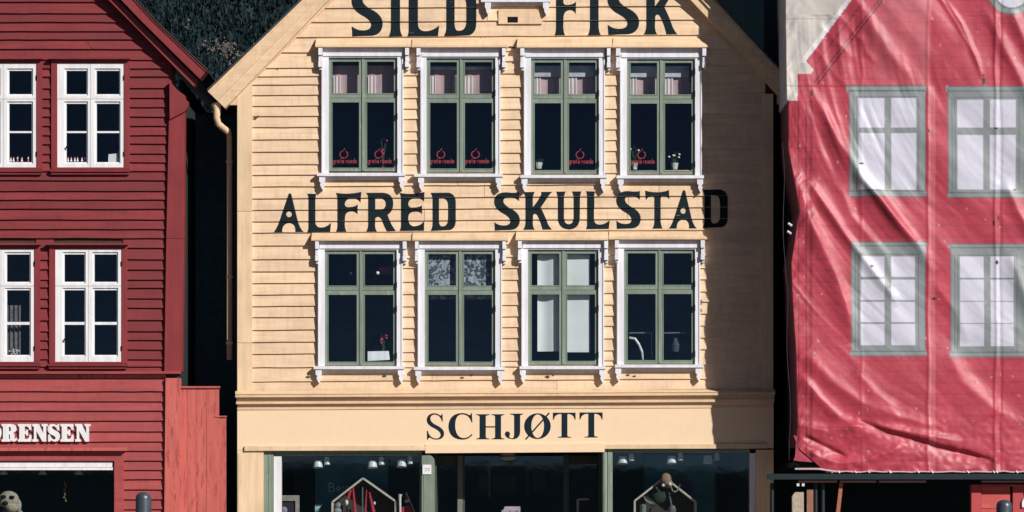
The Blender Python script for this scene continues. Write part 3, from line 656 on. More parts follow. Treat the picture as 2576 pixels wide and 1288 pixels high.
for k_ in range(3):
    o_, i_ = ro, ri; A_ = [(o_[q][0]+(i_[q][0]-o_[q][0])*.545, o_[q][1]+(i_[q][1]-o_[q][1])*.545) for q in (k_, k_+1)]; B_ = [(o_[q][0]+(i_[q][0]-o_[q][0])*.66, o_[q][1]+(i_[q][1]-o_[q][1])*.66) for q in (k_, k_+1)]
    mb.prism([A_[0], A_[1], B_[1], B_[0]], -.12, 0.02)
mb.build('rake_shadow_strip', NAVY, RH)  # navy strip standing in for the overlap shadow between the rake boards
roof_slab(RH, ro, 14, 4); roof_slab(RH, mir(ro), 14, 4)
# corner boards and eave return
mb = MB(); mb.prism([(427, 213), (465, 240), (463, 600), (418.5, 600)], -.085, .12); mb.build('corner_board', REDZ, RH)
mb = MB(); mb.prism([(418.5, 601), (463, 601), (458, 934), (413.5, 934)], -.085, .12); mb.build('corner_board', REDZ, RH)
mb = MB(); mb.prism([(426, 205), (436, 214), (462, 246), (474, 256), (472, 270), (465, 280), (427, 300)], -.13, .02); mb.build('eave_return', REDZ, RH)
mb = MB(); mb.prism([(416.5, 951), (453, 951), (449, 1502), (411.5, 1502)], -.085, .12); mb.build('corner_board', REDFZ, RH)
strip('storey_ledge', REDF, RH, -860, 935, 455, 941, -.12, 0, -1)
strip('storey_ledge', REDFZ, RH, -860, 941.5, 416, 951, -.028, 0)
WH2 = WHITE2
def rwindow(f, up):
    a, b, c, e_ = f; b2 = 'x'
    mb = MB(); hd = b-3
    mb.px(a-15, b-10, a, e_+4, -.062, .004); mb.px(c, b-10, c+14, e_+4, -.062, .004); mb.px(a-15, b-12, c+14, b-10, -.062, .004) if False else None
    mb.px(a, b-10, c, b, -.062, .004); mb.px(a, e_, c, e_+4, -.055, .004)
    win = mb.build('window', REDZ, RH)
    mb = MB(); f_ = [W(a-24, b-12, -.14), W(c+17, b-12, -.14)]
    mb.px(a-22, b-16, c+15, b-11, -.135, 0); mb.build('window_cap', REDZ, win)
    mb = MB(); mb.px(a-18, e_+4.5, c+14, e_+11, -.10, 0); mb.px(a-16, e_+11.5, c+12, e_+18, -.075, 0); mb.build('sill', RED, win)
    m_ = (a+c)/2; tr = b+90 if up else b+85
    if up: rows = [(b+19, b+78), (b+102, b+171), (b+175.5, e_-13)]
    else: rows = [(b+13, b+84-2), (b+103, b+183), (b+190, e_-17)]
    tr = (rows[0][1]+rows[1][0])/2
    for side in (0, 1):
        x0, x1 = (a, m_-.4) if side == 0 else (m_+.4, c)
        p0, p1 = (a+23, m_-10) if side == 0 else (m_+15, c-12)
        for (t_, bt, rs) in ((b, tr-.5, rows[:1]), (tr+.5, e_, rows[1:])):
            hs = [(p0, r0, p1, r1) for r0, r1 in rs]
            mb = MB(); mb.holes((x0, t_, x1, bt), [(p0-5, rs[0][0]-6, p1+3, rs[-1][1]+3)], -.05, .004)
            mb.holes((p0-5, rs[0][0]-6, p1+3, rs[-1][1]+3), hs, -.028, .003)
            mb.build('sash', WHITE2, win)
            for h in hs:
                mb = MB(); j = lambda: random.uniform(-.0012, .0012); y1, y2, y3 = j(), j(), j()
                P_ = [W(h[0], h[1], 0), W(h[2], h[1], 0), W(h[2], h[3], 0), W(h[0], h[3], 0)]
                mb.add([(p_[0], y_, p_[2]) for p_, y_ in zip(P_, (y1, y2, y2+y3-y1, y3))], [(0, 3, 2, 1)]); mb.build('pane', GLASS, win)
        for hv in (b+30, e_-40):
            mb = MB(); mb.px(c-1.5, hv, c+1, hv+12, -.066, -.052); mb.build('hinge', WHITE2, win)
    mb = MB(); mb.px(a+21, (rows[1][1]+e_)/2-8, a+27, (rows[1][1]+e_)/2-4, -.075, -.05); mb.build('latch', IRON, win)
rwindow(RW[0]['f'], True); rwindow(RW[1]['f'], True); rwindow(RW[2]['f'], False); rwindow(RW[3]['f'], False)
# shop below
strip('shop_cap', REDFZ, RH, -500, 1127, 316, 1135, -.17, 0, -1)
mb = MB(); mb.holes((-500, 1135.5, 311, 1500), [(-480, 1159, 287.5, 1420)], -.07, .02); mb.build('shop_frame', REDF, RH)
strip('roller_box', WHITE2, RH, -470, 1162, 284, 1175, -.03, .06); strip('roller_box', WHITE2, RH, -470, 1176, 284, 1182.5, -.045, .06)
mb = MB(); mb.px(-480, 1159, 287.5, 1420, .07, .074); mb.build('shop_pane', GLASS2, RH)
for ch, u0, u1 in (('O', -41, 3.5), ('R', 4, 43), ('E', 45, 79), ('N', 81.5, 119.5), ('S', 119, 150.5), ('E', 152, 185), ('N', 189, 227.5)):
    flat_letter('sign_letter', FC[ch], (u0, 1066.5, u1, 1111), -.072, WH2, RH, thick=.03)
CL = plain('curtain_net', (.30, .27, .25), .9)
def sheet(name, mat, u0, v0, u1, v1, y, label, cat, group=None, amp=.012, freq=9, n=40, side=None):
    mb = MB(); T = []
    for i in range(n+1):
        t = i/n; u = u0+(u1-u0)*t; yy = y+amp*math.sin(t*freq*6.28+random.uniform(-.05, .05))
        a = W(u, v0, y); b = W(u, v1, y)
        mb.v += [(a[0], yy, a[2]), (b[0], yy+amp*.3*math.sin(t*5), b[2]), (a[0], yy+.003, a[2]), (b[0], yy+.003, b[2])]
    for i in range(n):
        o = i*4; mb.f += [(o, o+1, o+5, o+4), (o+2, o+6, o+7, o+3)]
    mb.f += [(0, 2, 3, 1), (n*4, n*4+1, n*4+3, n*4+2)]
    return tag(mb.build(name, mat), label, cat, group)

# ---- plank screen beside the red house
PS = thing('plank_screen', (-4.7, 0, 0), 'peeling faded red vertical plank screen closing the alley', 'fence')
us_ = [(450, 471.5), (472, 493), (493.5, 519), (519.5, 551), ]
for u0, u1 in us_:
    mb = MB(); mb.px(u0, 976, u1, 1502, .02+random.uniform(-.003, .003), .05); mb.build('plank', REDFZ, PS)
mb = MB(); mb.px(551.3, 1049, 569, 1502, .03, .06); mb.build('plank', REDFZ, PS)
strip('cap_board', REDFZ, PS, 452, 971.5, 553, 976, -.01, .07)
strip('cap_board', REDFZ, PS, 540, 1046, 570, 1049, .005, .07)

# ---- dark blocks added for the right gap and the alley
b_ = thing('rear_dark_fill', (4.4, 7, 0), 'near-black block added for the dark gap behind the right gable', 'building')
mb = MB(); mb.box(2.2, 9, 7.5, 12, 0, 14.5); mb.build('wall', plain('rear_shade_tone', (.0015, .006, .009), 1), b_)  # added block, the gap's darkness is put into its colour
b_ = thing('alley_shade_fill', (-4.6, 2, 0), 'dark block added in place of the shade in the narrow alley', 'building')
mb = MB(); mb.box(-4.97, -4.18, 1.3, 3, 0, W(0, 290, 1.3)[2]); mb.build('wall', plain('alley_shade_tone', (.019, .06, .085), .9), b_)  # added block, coloured as the deep shade of the alley
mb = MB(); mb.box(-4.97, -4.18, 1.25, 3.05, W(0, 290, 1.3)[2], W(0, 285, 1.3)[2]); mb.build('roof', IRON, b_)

# ================================================================ COVERED HOUSE
CH = thing('covered_house', (8, 5, 0), 'house under repair hidden behind a printed red cover sheet', 'house')
FY = -1.33
X0 = W(2012, 0, FY)[0]
mb = MB(); mb.box(X0+.05, 14, .0, .15, 2.05, 11); mb.box(4.2, 14, 4, 4.2, 0, 11); mb.box(4.2, 4.35, 0, 4, 2.3, 11); mb.build('wall', NAVY, CH)
mb = MB(); mb.box(4.2, 14, -1.2, 4, 1.98, 2.05); mb.build('floor_deck', NAVY, CH)
SCF = thing('scaffold', (4.2, -1.25, 0), 'dark steel scaffold beam and posts carrying the red cover sheet', 'scaffold')
DST = plain('dark_steel', (.008, .02, .026), .5, .2)
mb = MB(); a = W(1932, 1192, -1.42); mb.box(a[0], 12, -1.42, -1.30, W(0, 1206, -1.42)[2], a[2]); mb.build('beam', DST, SCF)
mb = MB()
PNK = paint('pink_edge_board', (.42, .22, .22), var=.1)
for u0, u1 in ((2010, 2106), (2114, 2204), (2212, 2330), (2470, 2624), (2634, 2800)):
    mb = MB(); mb.px(u0, 1209, u1, 1214, -1.36, -1.28); mb.build('ledger_tube', PNK, SCF)
mb = MB(); mb.prism([(1999, 1240), (2001, 1238), (2022, 1238), (2023, 1502), (1996, 1502), (1993, 1250), (1995, 1245)], -1.30, -1.16); mb.build('timber_post', plain('bare_pine', (.42, .35, .28), .8, scale=20), SCF)
mb = MB(); mb.px(2030, 1232, 2046, 1502, -1.26, -1.18); mb.build('timber_post', plain('brown_pine', (.28, .13, .08), .8, scale=20), SCF, label='brown stained timber post')
mb = MB(); mb.prism([(2112, 1215), (2121, 1215), (2112, 1300), (2102, 1300)], -1.25, -1.2); mb.build('brace', plain('rusty_strap', (.38, .12, .07), .7, scale=15), SCF, label='rust orange slanted brace')
for u in (1942, 2052, 2070): post('standard_tube', DST, SCF, u, 5, 1215, 1502, -1.2)
for u in (2008, 2021): mb = MB(); mb.px(u-3.5, 1216, u+3, 1223, -1.36, -1.3); mb.build('clamp', LAMPM, SCF)
# a steel pipe clipped to the dark side of the cover (tarp straps)
# ---- printed cover sheet
print_cols = dict(red=(.425, .047, .076), line=(.30, .03, .055), grey=(.225, .25, .26), gline=(.10, .13, .135), pane=(.55, .55, .65), white=(.50, .47, .44), white2=(.62,.62,.64))
def fold_h(U, V, pts, A, wl, wr, fade=.15):
    """a crease: height A along the polyline, widths wl/wr on its two sides"""
    best = np.full(U.shape, 1e9); sgn = np.zeros(U.shape); par = np.zeros(U.shape); L = [0]
    P_ = np.array(pts, float)
    for i in range(len(P_)-1): L.append(L[-1]+np.hypot(*(P_[i+1]-P_[i])))
    for i in range(len(P_)-1):
        d = P_[i+1]-P_[i]; l2 = (d**2).sum()
        t = np.clip(((U-P_[i, 0])*d[0]+(V-P_[i, 1])*d[1])/l2, 0, 1)
        du = U-(P_[i, 0]+t*d[0]); dv = V-(P_[i, 1]+t*d[1]); dist = np.hypot(du, dv)
        m_ = dist < best; best[m_] = dist[m_]
        sgn[m_] = np.sign(d[0]*dv-d[1]*du)[m_]; par[m_] = ((L[i]+t*np.sqrt(l2))/L[-1])[m_]
    wd = np.where(sgn > 0, wl, wr)
    env = np.clip(par/fade, 0, 1)*np.clip((1-par)/fade, 0, 1); env = env**.6
    return A*env*np.exp(-(best/wd)**1.6)
def vnoise(U, V, su, sv, seed):
    r = np.random.default_rng(seed); gx = (U-U.min())/su; gy = (V-V.min())/sv
    G = r.uniform(-1, 1, (int(gy.max())+3, int(gx.max())+3)); ix = gx.astype(int); iy = gy.astype(int); fx = gx-ix; fy = gy-iy
    fx = fx*fx*(3-2*fx); fy = fy*fy*(3-2*fy)
    return (G[iy, ix]*(1-fx)+G[iy, ix+1]*fx)*(1-fy)+(G[iy+1, ix]*(1-fx)+G[iy+1, ix+1]*fx)*fy
def ucoord(v): return np.interp(v, [-300, 0, 250, 256, 375, 456, 530, 660, 750, 900, 1000, 1110, 1150, 1200], [1976, 1976, 1979, 1984, 1984, 1999, 2010, 1991, 1994, 2003, 2006, 2007, 2004, 2006])
nr, nc, nside = 640, 400, 10
vv = np.linspace(-300, 1189, nr)
tt = np.linspace(0, 1, nc)**1.0
U = np.zeros((nr, nc)); V = np.zeros((nr, nc))
for j in range(nr):
    uL_ = ucoord(vv[j]); U[j] = np.where(tt < .12, uL_+(2060-uL_)*tt/.12, np.where(tt < .88, 2060+(2790-2060)*(tt-.12)/.76, 2790+(3350-2790)*(tt-.88)/.12))
    V[j] = vv[j]
vb = np.interp(U, [2000, 2020, 2076, 2100, 3400], [1120, 1138, 1186, 1189, 1189])
V = np.where(V > 1000, 1000+(V-1000)*(vb-1000)/189, V)
H = np.zeros_like(U)
F_ = [
 ([(2040, 225), (2075, 290), (2110, 360), (2143, 410), (2168, 450), (2215, 505), (2262, 566), (2300, 612)], .045, 12, 26, .2),
 ([(1996, 430), (2020, 500), (2042, 570), (2075, 640), (2100, 690), (2125, 760), (2150, 860)], .06, 22, 34, .15),
 ([(2030, 450), (2080, 525), (2130, 598), (2175, 655), (2220, 712), (2262, 770)], .055, 12, 30, .15),
 ([(2110, 455), (2140, 540), (2190, 600), (2228, 640), (2250, 720)], .028, 16, 26, .2),
 ([(2150, 430), (2215, 500), (2262, 560), (2310, 620), (2350, 690)], .040, 13, 30, .2),
 ([(2130, -40), (2160, 10), (2190, 60), (2230, 120), (2275, 190)], .03, 14, 26, .2),
 ([(2165, 85), (2180, 130), (2205, 160)], .02, 8, 16, .2),
 ([(2085, 330), (2130, 400), (2150, 470), (2160, 560)], -.02, 16, 20, .2),
 ([(2480, 20), (2520, 110), (2560, 190), (2600, 270), (2640, 340)], .04, 12, 30, .2),
 ([(2540, 20), (2570, 90), (2610, 160)], .04, 12, 26, .2),
 ([(2525, 450), (2560, 530), (2590, 580), (2640, 640)], .04, 12, 28, .2),
 ([(2540, 640), (2570, 720), (2600, 820)], .04, 14, 30, .2),
 ([(2380, 0), (2420, 60), (2455, 140), (2470, 200)], .016, 5, 9, .2),
 ([(2330, -60), (2400, 50), (2440, 120), (2472, 190)], .012, 4, 8, .2),
 ([(2200, 1010), (2160, 1060), (2240, 1090), (2300, 1105), (2360, 1125), (2430, 1140), (2500, 1160)][1:], -.075, 14, 9, .12),
 ([(2010, 1070), (2080, 1085), (2160, 1072), (2250, 1082), (2340, 1098), (2420, 1115)], .06, 30, 16, .15),
 ([(2015, 1120), (2060, 1150), (2110, 1165), (2175, 1160), (2240, 1135), (2275, 1112)], .045, 14, 12, .15),
 ([(2010, 940), (2060, 1000), (2110, 1050), (2170, 1085)], .05, 16, 20, .15),
 ([(2015, 880), (2090, 960), (2170, 1015), (2260, 1050), (2380, 1080)], .035, 16, 26, .15),
 ([(2150, 930), (2200, 990), (2260, 1030)], .025, 14, 22, .2),
 ([(2340, 700), (2400, 780), (2440, 860)], .022, 14, 26, .2),
 ([(2380, 880), (2420, 960), (2500, 1030), (2600, 1080)], .025, 18, 30, .2),
 ([(2020, 1096), (2050, 1110), (2090, 1130), (2130, 1150)], -.035, 6, 8, .1),
 ([(2060, 60), (2100, 100), (2150, 150)], .010, 8, 12, .2), ([(2040, 110), (2080, 160), (2130, 220)], .012, 8, 14, .2), ([(2100, 30), (2130, 60), (2170, 110)], .010, 7, 12, .2),
]
for q_, (pts, A, wl, wr, fd) in enumerate(F_): H += fold_h(U, V, pts, A*(1.12 if q_ in (0, 1, 2, 4, 8, 9, 10, 11) else .98), wl*1.3, wr*(.55 if q_ < 5 else .7), fd)
for su, x in ((2335, .008), (2505, .012), (2516, -.008), (2168, .004)):
    q = U+vnoise(U, V, 900, 60, int(su))*3; H += x*np.exp(-((q-su)/4.0)**2)
H += .006*np.where((U < 2335) & (V < 215), 1, 0)*np.clip((2335-U)/60, 0, 1)
D1 = (U*.75-V*.66); D2 = (U*.66+V*.75)
H += .030*vnoise(D1, D2, 95, 420, 3)+.008*vnoise(D1, D2, 36, 240, 4)+.0015*vnoise(D1, D2, 12, 70, 5)+.0006*vnoise(U, V, 7, 9, 6)+.0018*vnoise(U, V, 26, 20, 11)
RR = np.hypot(U-2740, (V-40)*.9); TH = np.arctan2(V-40, U-2740)*800
msk = np.clip((2480-U)/350, 0, 1)*.7+.3; msk = msk*np.clip(.45+.9*vnoise(U, V, 170, 130, 51), .1, 1)
H += msk*(.016*vnoise(RR, TH, 30, 330, 52)+.008*vnoise(RR, TH, 14, 220, 53)+.003*vnoise(RR, TH, 7, 110, 54))
low = np.clip((V-980)/160, 0, 1); H += low*(.018*vnoise(U*.4+V*.9, U*.9-V*.4, 26, 120, 8)+.006*vnoise(U, V, 12, 10, 9))
edge = np.clip(1-(U-ucoord(V))/60, 0, 1); H += edge*(.022*vnoise(U+V*.5, V, 30, 55, 12)+.010*vnoise(U+V*.6, V, 12, 24, 14))
H += .014*np.sin(V*.012+U*.004)
H *= 1.0
hem = np.clip((V-1168)/18, 0, 1)*(U > 2080); H += hem*.012*np.sin(U*.11+2*np.sin(U*.023))
kf = (FY-CAMY)/45.0
X = (U-1288)/SCL*kf; Z = CAMZ+((1.3+(1288-V)/SCL)-CAMZ)*kf; Y = FY-H
# colours of the print
Cc = np.empty(U.shape+(3,)); pc = {k: np.array(v) for k, v in print_cols.items()}
Cc[:] = pc['red']
Cc *= (1+.10*vnoise(U, V, 50, 40, 21)+.07*vnoise(U, V, 14, 9, 22)+.05*vnoise(U, V, 5, 5, 24))[..., None]
pl_ = ((V+vnoise(U, V, 300, 400, 23)*4) % 28.3); Cc[(pl_ < 2.3)] *= .80
for ux in (2009, 2028, 2038, 2042):
    m_ = (np.abs(U-ux) < 1.4) & (V > 250); Cc[m_] *= .55
def dl(p, q, wd, f):
    d = ((q[0]-p[0])*(V-p[1])-(q[1]-p[1])*(U-p[0]))/math.hypot(q[0]-p[0], q[1]-p[1])
    m_ = (np.abs(d) < wd) & (V < max(p[1], q[1])) & (V > min(p[1], q[1])); Cc[m_] *= f
dl((2221, 0), (2056, 212), 2.2, .38); dl((2260, -50), (2221, 0), 2.2, .38); dl((2211, 0), (2048, 208), 1.8, .45); dl((2176, 0), (2052, 160), 1.8, .6)
fm = (U > 2168) & (U < 2336) & (V < 216); Cc[fm] += (np.clip((U-2150)/190, 0, 1)*np.clip(1.15-V/260, .2, 1)*(.8+.35*vnoise(U, V, 40, 120, 61)))[fm][:, None]*np.array((.16, .15, .15))
fm = (U > 2336) & (U < 2352) & (V > 216); Cc[fm] += np.array((.07, .06, .06))
def rect(u0, v0, u1, v1, c, al=1.0):
    m_ = (U >= u0) & (U < u1) & (V >= v0) & (V < v1); Cc[m_] = Cc[m_]*(1-al)+pc[c]*al
gl_ = 1+.10*vnoise(U, V, 30, 30, 31)
def pwin(u0, v0, u1, v1, cols, rows, cap):
    rect(u0, cap[1], u1, v1, 'grey')
    rect(cap[0], cap[1], cap[2], cap[3], 'grey'); rect(cap[0], cap[1], cap[2], cap[1]+2.4, 'gline'); rect(cap[0]+4, cap[3]-2.4, cap[2]-2, cap[3], 'gline')
    i0, i1 = cols[0][0]-8, cols[-1][1]+8; j0, j1 = rows[0][0]-6, rows[-1][1]+3
    for a in (i0, i1-2.4, u0, u1-2.4, i0-7): rect(a, v0 if a in (u0,) else j0, a+2.4, v1 if a == u0 else v1-16, 'gline', .7)
    rect(i0, j0, i1, j0+2.4, 'gline', .7)
    rect(u0-1, v1-15, u1+3, v1, 'grey'); rect(u0-1, v1-15, u1+3, v1-12.6, 'gline'); rect(u0-1, v1-2.4, u1+3, v1, 'gline')
    for a, b in cols:
        for c, e_ in rows: rect(a, c, b, e_, 'pane')
pwin(2136, 214, 2329, 495, [(2161, 2224), (2242, 2305)], [(247.5, 321), (336, 476)], (2129, 214, 2331, 229))
pwin(2385, 217, 2580, 499, [(2409, 2472), (2489, 2556)], [(250, 322), (339, 478)], (2380, 217, 2590, 231))
r4 = [(644, 696), (702, 754), (758, 810), (814, 868)]
pwin(2140, 608, 2329, 897, [(2165, 2225), (2243, 2303)], r4, (2142, 608, 2333, 619))
pwin(2391, 612, 2582, 900, [(2416, 2476), (2492, 2551)], [(a+2, b+2) for a, b in r4], (2386, 612, 2590, 624))
pwin(2634, 217, 2829, 499, [(2658, 2721), (2738, 2805)], [(250, 322), (339, 478)], (2629, 217, 2839, 231)); pwin(2640, 612, 2831, 900, [(2665, 2725), (2741, 2800)], [(a+2, b+2) for a, b in r4], (2635, 612, 2839, 624))
dc = np.hypot(U-2546, V+25); Cc[(dc < 63)] = pc['grey']; Cc[(dc < 63) & (dc > 60.5)] = pc['gline']; Cc[dc < 43] = pc['pane']; Cc[(np.abs(dc-47) < 1.3)] = pc['gline']
# unprinted corner
wm = (U < 2142-(V)*.742) & (V < 159) | (U < 2048-np.abs(V-176)*.9) & (V >= 150) & (V < 186) | (U < 2006) & (V >= 180) & (V < 254) | (V < 0) & (U < 2142-V*.742)
Cc[wm] = pc['white']*(1+.10*vnoise(U, V, 60, 50, 33)[wm][:, None])
wb = wm & (U > 2142-V*.742-14) & (V < 159); Cc[wb] = pc['white2']
Cc[(wm) & (np.abs(V-48) < 1.3)] *= .7
# worn specks, tears
for (cu, cv, ru, rv) in ((2474, 205, 4, 9), (2474, 190, 3, 3), (2166, 412, 6, 3), (2350, 751, 6, 2.5), (2500, 562, 2.5, 6), (2553, 478, 5, 2.5), (2505, 323, 5, 2.5), (2193, 669, 5, 4), (2509, 660, 4, 5), (2042, 233, 3, 9), (2512, 550, 2, 8), (2336, 330, 3, 4)):
    Cc[((U-cu)/ru)**2+((V-cv)/rv)**2 < 1] = (.01, .02, .03)
for _ in range(90):
    cu, cv = rng.uniform(2000, 2600), rng.uniform(0, 1180); m_ = ((U-cu)/rng.uniform(1.5, 3))**2+((V-cv)/rng.uniform(1.5, 5))**2 < 1; Cc[m_] = Cc[m_]*.5+np.array((.5, .35, .36))*.5
sun_side = None
# side returning to the wall; the lower part's shade is put into its maroon
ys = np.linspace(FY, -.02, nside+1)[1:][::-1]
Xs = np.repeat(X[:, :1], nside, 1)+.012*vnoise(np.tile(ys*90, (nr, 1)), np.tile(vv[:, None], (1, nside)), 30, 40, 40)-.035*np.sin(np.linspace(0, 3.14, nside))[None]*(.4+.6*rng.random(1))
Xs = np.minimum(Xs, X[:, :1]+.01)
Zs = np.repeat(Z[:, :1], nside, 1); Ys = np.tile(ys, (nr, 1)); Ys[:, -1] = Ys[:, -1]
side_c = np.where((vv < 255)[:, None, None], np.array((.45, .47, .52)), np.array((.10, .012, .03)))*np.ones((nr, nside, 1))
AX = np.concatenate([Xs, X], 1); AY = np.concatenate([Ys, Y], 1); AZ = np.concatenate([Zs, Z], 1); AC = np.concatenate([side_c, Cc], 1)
ntot = nc+nside
co = np.stack([AX, AY, AZ], -1).reshape(-1, 3)
idx = np.arange(nr*ntot).reshape(nr, ntot)
fc = np.stack([idx[:-1, :-1], idx[1:, :-1], idx[1:, 1:], idx[:-1, 1:]], -1).reshape(-1, 4)
me = bpy.data.meshes.new('cover_sheet'); me.vertices.add(len(co)); me.vertices.foreach_set('co', co.ravel())
me.loops.add(fc.size); me.loops.foreach_set('vertex_index', fc.ravel()); me.polygons.add(len(fc)); me.polygons.foreach_set('loop_start', np.arange(0, fc.size, 4)); me.polygons.foreach_set('loop_total', np.full(len(fc), 4))
me.update(); me.validate()
ca = me.color_attributes.new('print', 'FLOAT_COLOR', 'POINT'); ca.data.foreach_set('color', np.concatenate([np.clip(AC, 0, 1).reshape(-1, 3), np.ones((len(co), 1))], 1).ravel().astype(np.float32))
me.shade_smooth()
tm, ns, ln, p = nodes('printed_vinyl'); at = N(ns, 'ShaderNodeVertexColor', layer_name='print')
ln.new(at.outputs[0], p.inputs['Base Color']); p.inputs['Roughness'].default_value = .48; p.inputs['Specular IOR Level'].default_value = .5
tc = N(ns, 'ShaderNodeTexCoord'); n1 = N(ns, 'ShaderNodeTexNoise'); ln.new(tc.outputs['Object'], n1.inputs['Vector']); n1.inputs['Scale'].default_value = 22; n1.inputs['Detail'].default_value = 6
bp = N(ns, 'ShaderNodeBump'); bp.inputs['Strength'].default_value = .2; bp.inputs['Distance'].default_value = .005; ln.new(n1.outputs[0], bp.inputs['Height']); ln.new(bp.outputs[0], p.inputs['Normal'])
me.materials.append(tm)
TP = thing('cover_sheet', (X0, FY, 2), 'creased vinyl sheet printed with a red house front and grey windows', 'tarpaulin')
o = bpy.data.objects.new('printed_sheet', me); COL.objects.link(o); o.parent = TP; o.location = -Vector(TP.location)
HEM = plain('hem_webbing', (.62, .42, .44), .6, scale=30)
mb = MB(); pts = [W(2076+k_*18, 1187+1.2*math.sin(k_*1.7)+random.uniform(-.8, .8), FY-.03) for k_ in range(70)]; mb.tube(pts, .011, 6); mb.build('hem_rope', HEM, TP)
TIE = plain('white_tie', (.75, .72, .72), .5)
for u in (2092, 2110, 2152, 2185, 2238, 2241, 2310, 2345, 2435, 2500, 2508, 2558):
    mb = MB(); mb.tube([W(u-2, 1185, FY-.04), W(u, 1187, FY-.05), W(u+2, 1190, FY-.05)], random.uniform(.009, .015), 6); mb.build('tie', TIE, TP)
mb = MB(); mb.tube([W(2000, 1180, FY-.01), W(2060, 1180, FY-.05), W(2105, 1187, FY-.05)], .016, 6); mb.build('loose_hem', HEM, TP)
mb = MB(); mb.prism([(1996, 1094), (2003, 1112), (2000, 1150), (1996, 1158), (2010, 1160), (2046, 1163), (2030, 1150), (2016, 1138), (2020, 1122), (2012, 1112), (2008, 1100)], FY-.02, FY-.01); mb.build('torn_flap', plain('torn_vinyl', (.42, .05, .09), .5), TP)
for (u, v) in ((1983, 562), (1981, 582)):
    mb = MB(); mb.tube([W(u, v, FY-.02), W(u+9, v+6, FY-.04)], .018, 8); mb.build('side_tie', TIE, TP)
# white cord running down the shaded side
mb = MB(); mb.tube([W(1969+3*math.sin(k_*.9)+(4 if k_ > 8 else 0)+k_*.8, 360+k_*42, -.9) for k_ in range(20)], .006, 5); mb.build('side_cord', TIE, TP)

# ---- red kiosk under the cover
KB = thing('kiosk', (7.4, -1.1, 0), 'small bright red board kiosk under the dark scaffold beam', 'kiosk')
RK = paint('kiosk_red', (.52, .085, .075), var=.08, stain=.15, wear=(.60,.16,.14), wearlo=.55, wearhi=.75); RKZ = paint('kiosk_red_upright', (.48, .065, .07), var=.08, stain=.2, grain='z', wear=(.58,.13,.12), wearlo=.55, wearhi=.75)
strip('corner_post', RKZ, KB, 2444, 1219, 2468, 1502, -1.17, -1.0); strip('corner_post', RKZ, KB, 2548, 1222, 2574, 1502, -1.17, -1.0)
strip('top_rail', RK, KB, 2468.5, 1219, 2800, 1224, -1.19, -1.0)
for k_ in range(12):
    v0 = 1224.5+(0 if k_ == 0 else 1+k_*21+13)
    if k_ == 0: strip('plank', RK, KB, 2468.5, 1225, 2541, 1259, -1.14, -1.08)
    else: strip('plank', RK, KB, 2468.5, 1259+(k_-1)*21, 2540, 1259+k_*21-1, -1.14+random.uniform(-.003, .003), -1.08)
strip('side_panel', RKZ, KB, 2574.5, 1225, 2800, 1502, -1.12, -1.05)
strip('kiosk_back', NAVY, KB, 2446, 1225, 2800, 1502, -.98, -.9)
mb = MB(); mb.prism([(2576, 1253), (2571, 1262), (2571, 1276), (2580, 1276)], -1.2, -1.18); mb.build('notice', WHITE2, KB)

# ================================================================ SMALL THINGS
def bollard(u, vt, y, label):
    c = W(u, 1260, y); r = 20/SCL*(y-CAMY)/45; top_ = W(u, vt, y)[2]
    mb = MB(); n = 24; prof = [(r*1.25, 0), (r*1.25, .05), (r*1.02, .07), (r, .1), (r, top_-r*.9), (r*.97, top_-r*.6), (r*.82, top_-r*.28), (r*.5, top_-r*.07), (r*.18, top_)]
    for rr, z in prof:
        for k_ in range(n): mb.v.append((c[0]+rr*math.cos(2*math.pi*k_/n), y+rr*math.sin(2*math.pi*k_/n), z))
    for i in range(len(prof)-1):
        for k_ in range(n): mb.f.append((i*n+k_, i*n+(k_+1) % n, (i+1)*n+(k_+1) % n, (i+1)*n+k_))
    mb.f.append(tuple(range((len(prof)-1)*n, len(prof)*n)))
    return tag(mb.build('bollard', STEEL, smooth=True), label, 'bollard', 'steel bollards along the quay')
bollard(361, 1238, -10, 'round topped grey steel bollard before the red plank house wall')
bollard(2526, 1257, -10, 'round topped grey steel bollard before the small red kiosk')

# curtains and blinds
PINK = plain('pink_curtain_cloth', (.50, .34, .36), .9, var=.15, scale=5)
PALE = plain('pale_curtain_cloth', (.62, .52, .52), .9, var=.1, scale=5)
CEIL = plain('white_pelmet_cloth', (.55, .57, .62), .8, var=.5, scale=4)
names = ['leftmost', 'second', 'third', 'rightmost']
for i, d in enumerate(WIN[:4]):
    s0, t0, s1, t1 = d['s']; m_ = (s0+s1)/2
    VC = thing('short_curtain', W(m_, t0+95, .32), ['dusky pink short curtain in the window under the letters SILD, with pink flower below', 'dusky pink short curtain in the second upper window from the left', 'dusky pink short curtain under a marbled pelmet, window without left sticker', 'dusky pink short curtain above the two white flower pots'][i], 'curtain', 'pink short curtains in the upper windows')
    def sh(name, mat, u0, v0, u1, v1, y):
        o = sheet(name, mat, u0, v0, u1, v1, y, '', '', None, .006, 6 if u1-u0 > 40 else 2, 30); del o['label']; del o['category']; o.parent = VC; o.location = -Vector(VC.location)
    sh('curtain_cloth', PINK, s0+3, t0+20, s1-3, t0+100, .17)
    for (a, b) in ((s0+12, s0+30), (m_+13, m_+32)) if i == 0 else ((s0+8, s0+24), (m_-20, m_-8), (m_+10, m_+30)):
        sh('pale_panel', PALE, a, t0+46, b, t0+99, .15)
    if i > 0:
        mb = MB(); mb.px(s0+4, t0+(18 if i > 1 else 22), s1-4, t0+(46 if i > 1 else 30), .125, .13); o = mb.build('pelmet', CEIL, VC)
